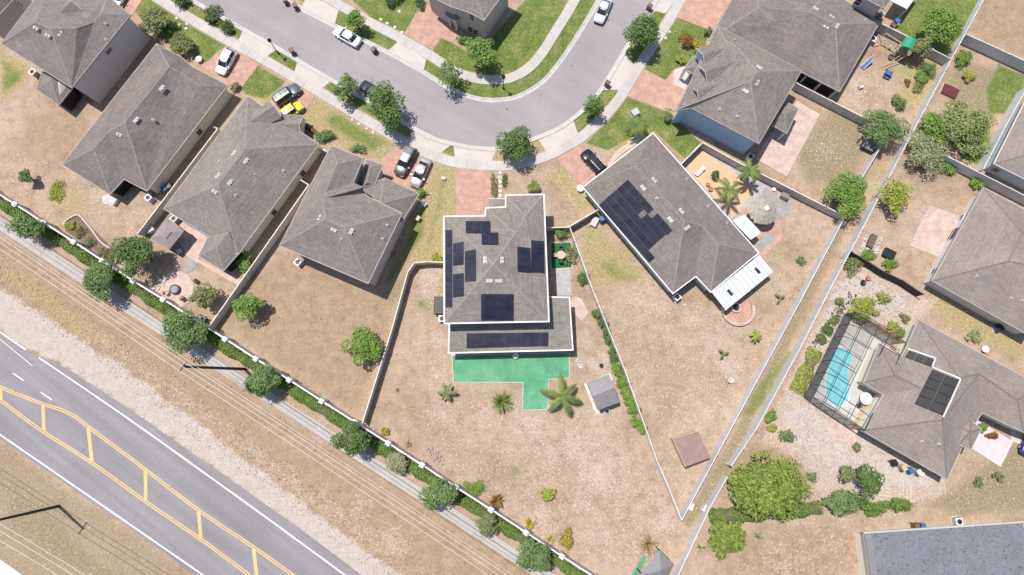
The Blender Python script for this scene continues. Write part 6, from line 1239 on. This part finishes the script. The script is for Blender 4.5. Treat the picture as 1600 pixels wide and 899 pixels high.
tree('feathery tree at the corner of the patio yard', 1322, 305, 64, 4.2, 'bright', dens=.9); tree('spreading dark tree at the patio yard end', 1382, 194, 62, 4.2, 'mint', dens=.85); tree('big leafy tree on the bright lawn at the top', 1471, 36, 64, 5.2, 'bright', dens=1.1); tree('olive tree behind the green play tower', 1437, 76, 30, 3.6, 'olive'); bush('green shrub left of the fence below the play tower', 1404, 161, 26, 1.2, 'mint', 22); bush('pair of green shrubs by the fence at play yard', 1452, 108, 22, 1.2, 'mint'); bush('low green shrub in the play yard corner', 1440, 122, 20, 1.0, 'bright'); bush('grey green tuft on the sand of the play yard', 1434, 135, 22, .6, 'olive', dens=.5); bush('tiny shrub on the sandy play yard', 1418, 130, 10, .5, 'rust')
bush('green shrub right of the white fence at the top', 1506, 92, 28, 1.4, 'bright'); bush('lime shrub on the brown lawn at the right', 1513, 121, 20, .9, 'lime', 15)
tree('tangled pale green tree beside the oxblood cover', 1508, 192, 100, 4.0, 'sage', dens=.65, dy=66, clumps=44); tree('lime leaved tree in the tangled corner', 1462, 196, 54, 3.4, 'bright', dens=.7); tree('cream flowering tree by the white fence', 1450, 232, 60, 3.2, 'pale', dens=.8, lsize=.16); tree('lime green shrub tree on the right of the tangle', 1520, 218, 54, 2.6, 'sage', dens=.7); bush('bright shrubs below the cream flowering tree', 1478, 262, 36, 1.2, 'bright', 20); tree('sparse yellow green tree by the easement fence', 1400, 306, 54, 3.0, 'lime', dens=.5, clumps=14); bush('small green shrub at the corner of the large weathered roof', 1527, 287, 18, 1.0, 'bright')
bush('red and green shrub by the wooden fence', 1331, 416, 34, 1.2, 'olive', 34, dens=.7); bush('bright weeds left of the wooden fence', 1358, 398, 24, .8, 'bright', 18); bush('bright weeds right of the wooden fence', 1390, 414, 24, .8, 'bright', 18); bush('lime shrub on the gravel above the pool cage', 1380, 466, 28, 1.2, 'lime', 18, dens=.7); bush('large yellow green shrub behind the pool cage', 1347, 482, 46, 1.4, 'lime', 36); hedge('long strip of lime ground cover beside the pool cage', [(1275,548),(1266,570),(1255,592),(1246,612)], 2.3, .45, 'lime', .13); 
for i, (x, y, d) in enumerate(((1294,515,18),(1284,530,16),(1303,500,14),(1312,470,14),(1413,497,16),(1395,510,18),(1408,522,16))): bush(('dark green shrub among the rocks upper left of the pool cage', 'dark shrub just above the lime ground cover', 'small shrub on the rocks by the cage corner', 'small grey shrub high on the pool gravel', 'grey green shrub by the weathered house corner', 'lime shrub among rocks right of the cage', 'small shrub against the house gutter corner')[i], x, y, d, .8, ('oak', 'oak', 'mint', 'olive', 'olive', 'lime', 'mint')[i], lsize=.11)
tree('huge bright green spreading bush tree by the white fence', 1196, 760, 128, 4.6, 'twotone', 'spreading_tree', dens=1.15, dy=108, clumps=70, lsize=.24); tree('round yellow green bush tree below the huge bush', 1134, 843, 62, 2.6, 'twotone', 'shrub_tree', dens=1.2, clumps=40, lsize=.24); hedge('low hedge running right from the huge bush', [(1110,808),(1140,805),(1180,805),(1230,800),(1282,794)], 2.1, 1.2, 'hedge'); tree('feathery mid green bush in the hedge row', 1316, 783, 56, 2.6, 'mint', 'shrub_tree', dy=40); bush('clipped oval hedge bush in the row', 1368, 792, 52, 1.5, 'hedge', 24, dens=1.3); bush('last clipped oval bush at the end of hedge row', 1411, 789, 42, 1.5, 'hedge', 22, dens=1.3)
tree('tall sparse purple shaded tree beside the laid bricks', 1357, 752, 44, 3.6, 'oak', dens=.6, dy=62); tree('yellowish shrub left of the tall sparse tree', 1322, 742, 30, 1.8, 'olive', 'shrub_tree', dens=.6); bush('low olive shrubs above the hedge on the rubble', 1340, 700, 16, .7, 'olive', dens=.6); bush('small green shrub on the rubble right of the huge bush', 1270, 748, 16, .8, 'mint'); bush('green plant beside the white fence near the cage', 1205, 652, 20, .9, 'bright'); bush('small spiky shrub left of the pale rubble yard', 1228, 684, 24, .9, 'mint', 20, dens=.7); bush('bright clump at the upper end of the easement rubble', 1207, 668, 14, .7, 'lime')
bush('pale flowering bush on the grass behind the weathered house', 1522, 527, 22, .9, 'pale'); bush('bronze plant on the pink entry patio', 1550, 680, 18, .8, 'rust', 12); bush('green plant at the entry patio wall', 1536, 668, 14, .8, 'bright'); bush('green plant on the brown lawn at far right', 1530, 755, 14, .6, 'mint', dens=.6); bush('second small plant on the far right brown lawn', 1560, 746, 16, .6, 'olive', dens=.6)
hedge('clipped green hedge along the outer side of the boundary wall', [(-20,304),(60,356),(150,414),(250,478),(350,542),(450,606),(550,671),(650,735),(750,800),(850,865),(920,912)], 1.7, 1.15, 'hedge', .12, 1.2)
for i in range(15):
    t = i / 14; pts = [(934,492),(941,505),(946,520),(950,530),(957,548),(960,560),(964,573),(968,585),(973,598),(977,608),(981,620),(985,630),(990,642),(996,660),(1003,672)]
    x, y = pts[i]; bush(('first', 'second', 'third', 'fourth', 'fifth', 'sixth', 'seventh', 'eighth', 'ninth', 'tenth', 'eleventh', 'twelfth', 'thirteenth', 'fourteenth', 'last')[i] + ' hedge bush from the terracotta pot along the thin white fence', x, y, (16 if i < 6 else 20) if i != 3 else 10, 1.1, 'oak' if i < 6 else 'bright', 18, dens=1.1, group='bushes along the thin white fence', lsize=.12)
bush('lime shrub alone on the open back yard', 860, 776, 22, .9, 'lime'); bush('round yellow shrub near the boundary wall', 886, 840, 26, 1.0, 'yel', 32, lsize=.16, dens=.9); rosette('orange bromeliad by the wall pillar near the footpath oak', 828, 819, 1.0, 34, 'yel', .15, 'bromeliad_plant', .2, (.1, .9)); rosette('bronze bromeliad beside the green mound by the wall', 776, 784, 1.3, 36, 'rust', .15, 'bromeliad_plant', .24, (.1, .9)); bush('grassy green mound beside the boundary wall', 741, 764, 36, .7, 'bright', 30, dens=.9, lsize=.11); rosette('small yellow plant left of the round yellow shrub', 860, 843, .7, 24, 'yel', .1, 'bromeliad_plant', .16, (.1, .9)); rosette('small straw plant by the concrete blocks', 638, 694, .7, 20, 'straw', .1, 'bromeliad_plant', .14); bush('tiny yellow bush at the fence corner by the wall', 601, 675, 12, .6, 'yel'); rosette('dry grass clump beside the bottom gazebo', 1012, 851, 1.9, 90, 'straw', .1, 'grass_clump', .07, (.2, 1.3)); rosette('little green sprout on the bare yard near the bending fence', 620, 610, .45, 14, 'palm', .05, 'sprout', .1)
bush('plants at the turf square corner', 893, 398, 18, 1.4, 'olive', 30, dens=.5); bush('shrub behind the dark turf square', 876, 367, 26, 1.6, 'mint', 18, dens=.7); bush('dark shrub on the path below the turf square', 911, 436, 18, 1.1, 'oak'); bush('left flower strip beside the stepping stones', 772, 295, 10, .6, 'olive', 40, dens=.8); bush('right flower strip beside the stepping stones', 789, 285, 8, .6, 'oak', 36, dens=.7); bush('dark bush on the dry edge of the triangular yard', 1252, 408, 14, .8, 'mint'); bush('overgrown green plants behind the gazebo house lanai', 380, 410, 32, 1.6, 'bright', 30); rosette('spidery plant below the yellow green bush tree', 1095, 857, 1.1, 16, 'mint', .1, 'agave_plant', .1); rosette('spidery plant on the lower right dirt', 1186, 838, .9, 14, 'mint', .1, 'agave_plant', .1)
for i, (x, y, d) in enumerate(((110,352,16),(125,362,18),(140,378,16),(158,395,16),(170,402,14))): bush(('shrub at the top of the mulch bed', 'second shrub down the mulch bed', 'middle shrub in the mulch bed', 'fourth shrub down the mulch bed', 'lowest shrub in the mulch bed')[i], x, y, d, .7, ('lime', 'olive', 'mint', 'olive', 'rust')[i], dens=.7, lsize=.11)
# grass tufts: lawns are uncountable, one object
def tufts(label, polys, per_m2, leaf, s0=.06, s1=.13, name='grass'):
    Pl = []
    for pts in polys:
        P = np.array([(p.x, p.y) for p in atl(pts)]); lo, hi = P.min(0), P.max(0); n = int(per_m2 * np.prod(hi - lo)); q = RNG.uniform(lo, hi, (n, 2)); ins = np.zeros(n, bool)
        for i in range(len(P)):
            (ax, ay), (bx, by) = P[i], P[i - 1]; c = (ay > q[:, 1]) != (by > q[:, 1]); ins ^= c & (q[:, 0] < (bx - ax) * (q[:, 1] - ay) / (by - ay + 1e-12) + ax)
        Pl.append(q[ins])
    q = np.concatenate(Pl); n = len(q); P = np.concatenate([q, RNG.uniform(.03, .09, (n, 1))], 1); N_ = np.tile([0., 0., 1.], (n, 1)) + RNG.normal(0, .5, (n, 3))
    o = leaves(name, P, N_, RNG.uniform(s0, s1, n), LEAF[leaf], None, .5); o['kind'] = 'stuff'; o['label'] = label; o['category'] = 'grass'
GP = [g_[3] for g_ in GROUND_POLYS if g_[0] == 0 and g_[1] >= .85]
tufts('green blades of the watered lawns and verges', GP, 4, 'mint'); tufts('pale dry blades among the lawns', GP, 2.5, 'lime')
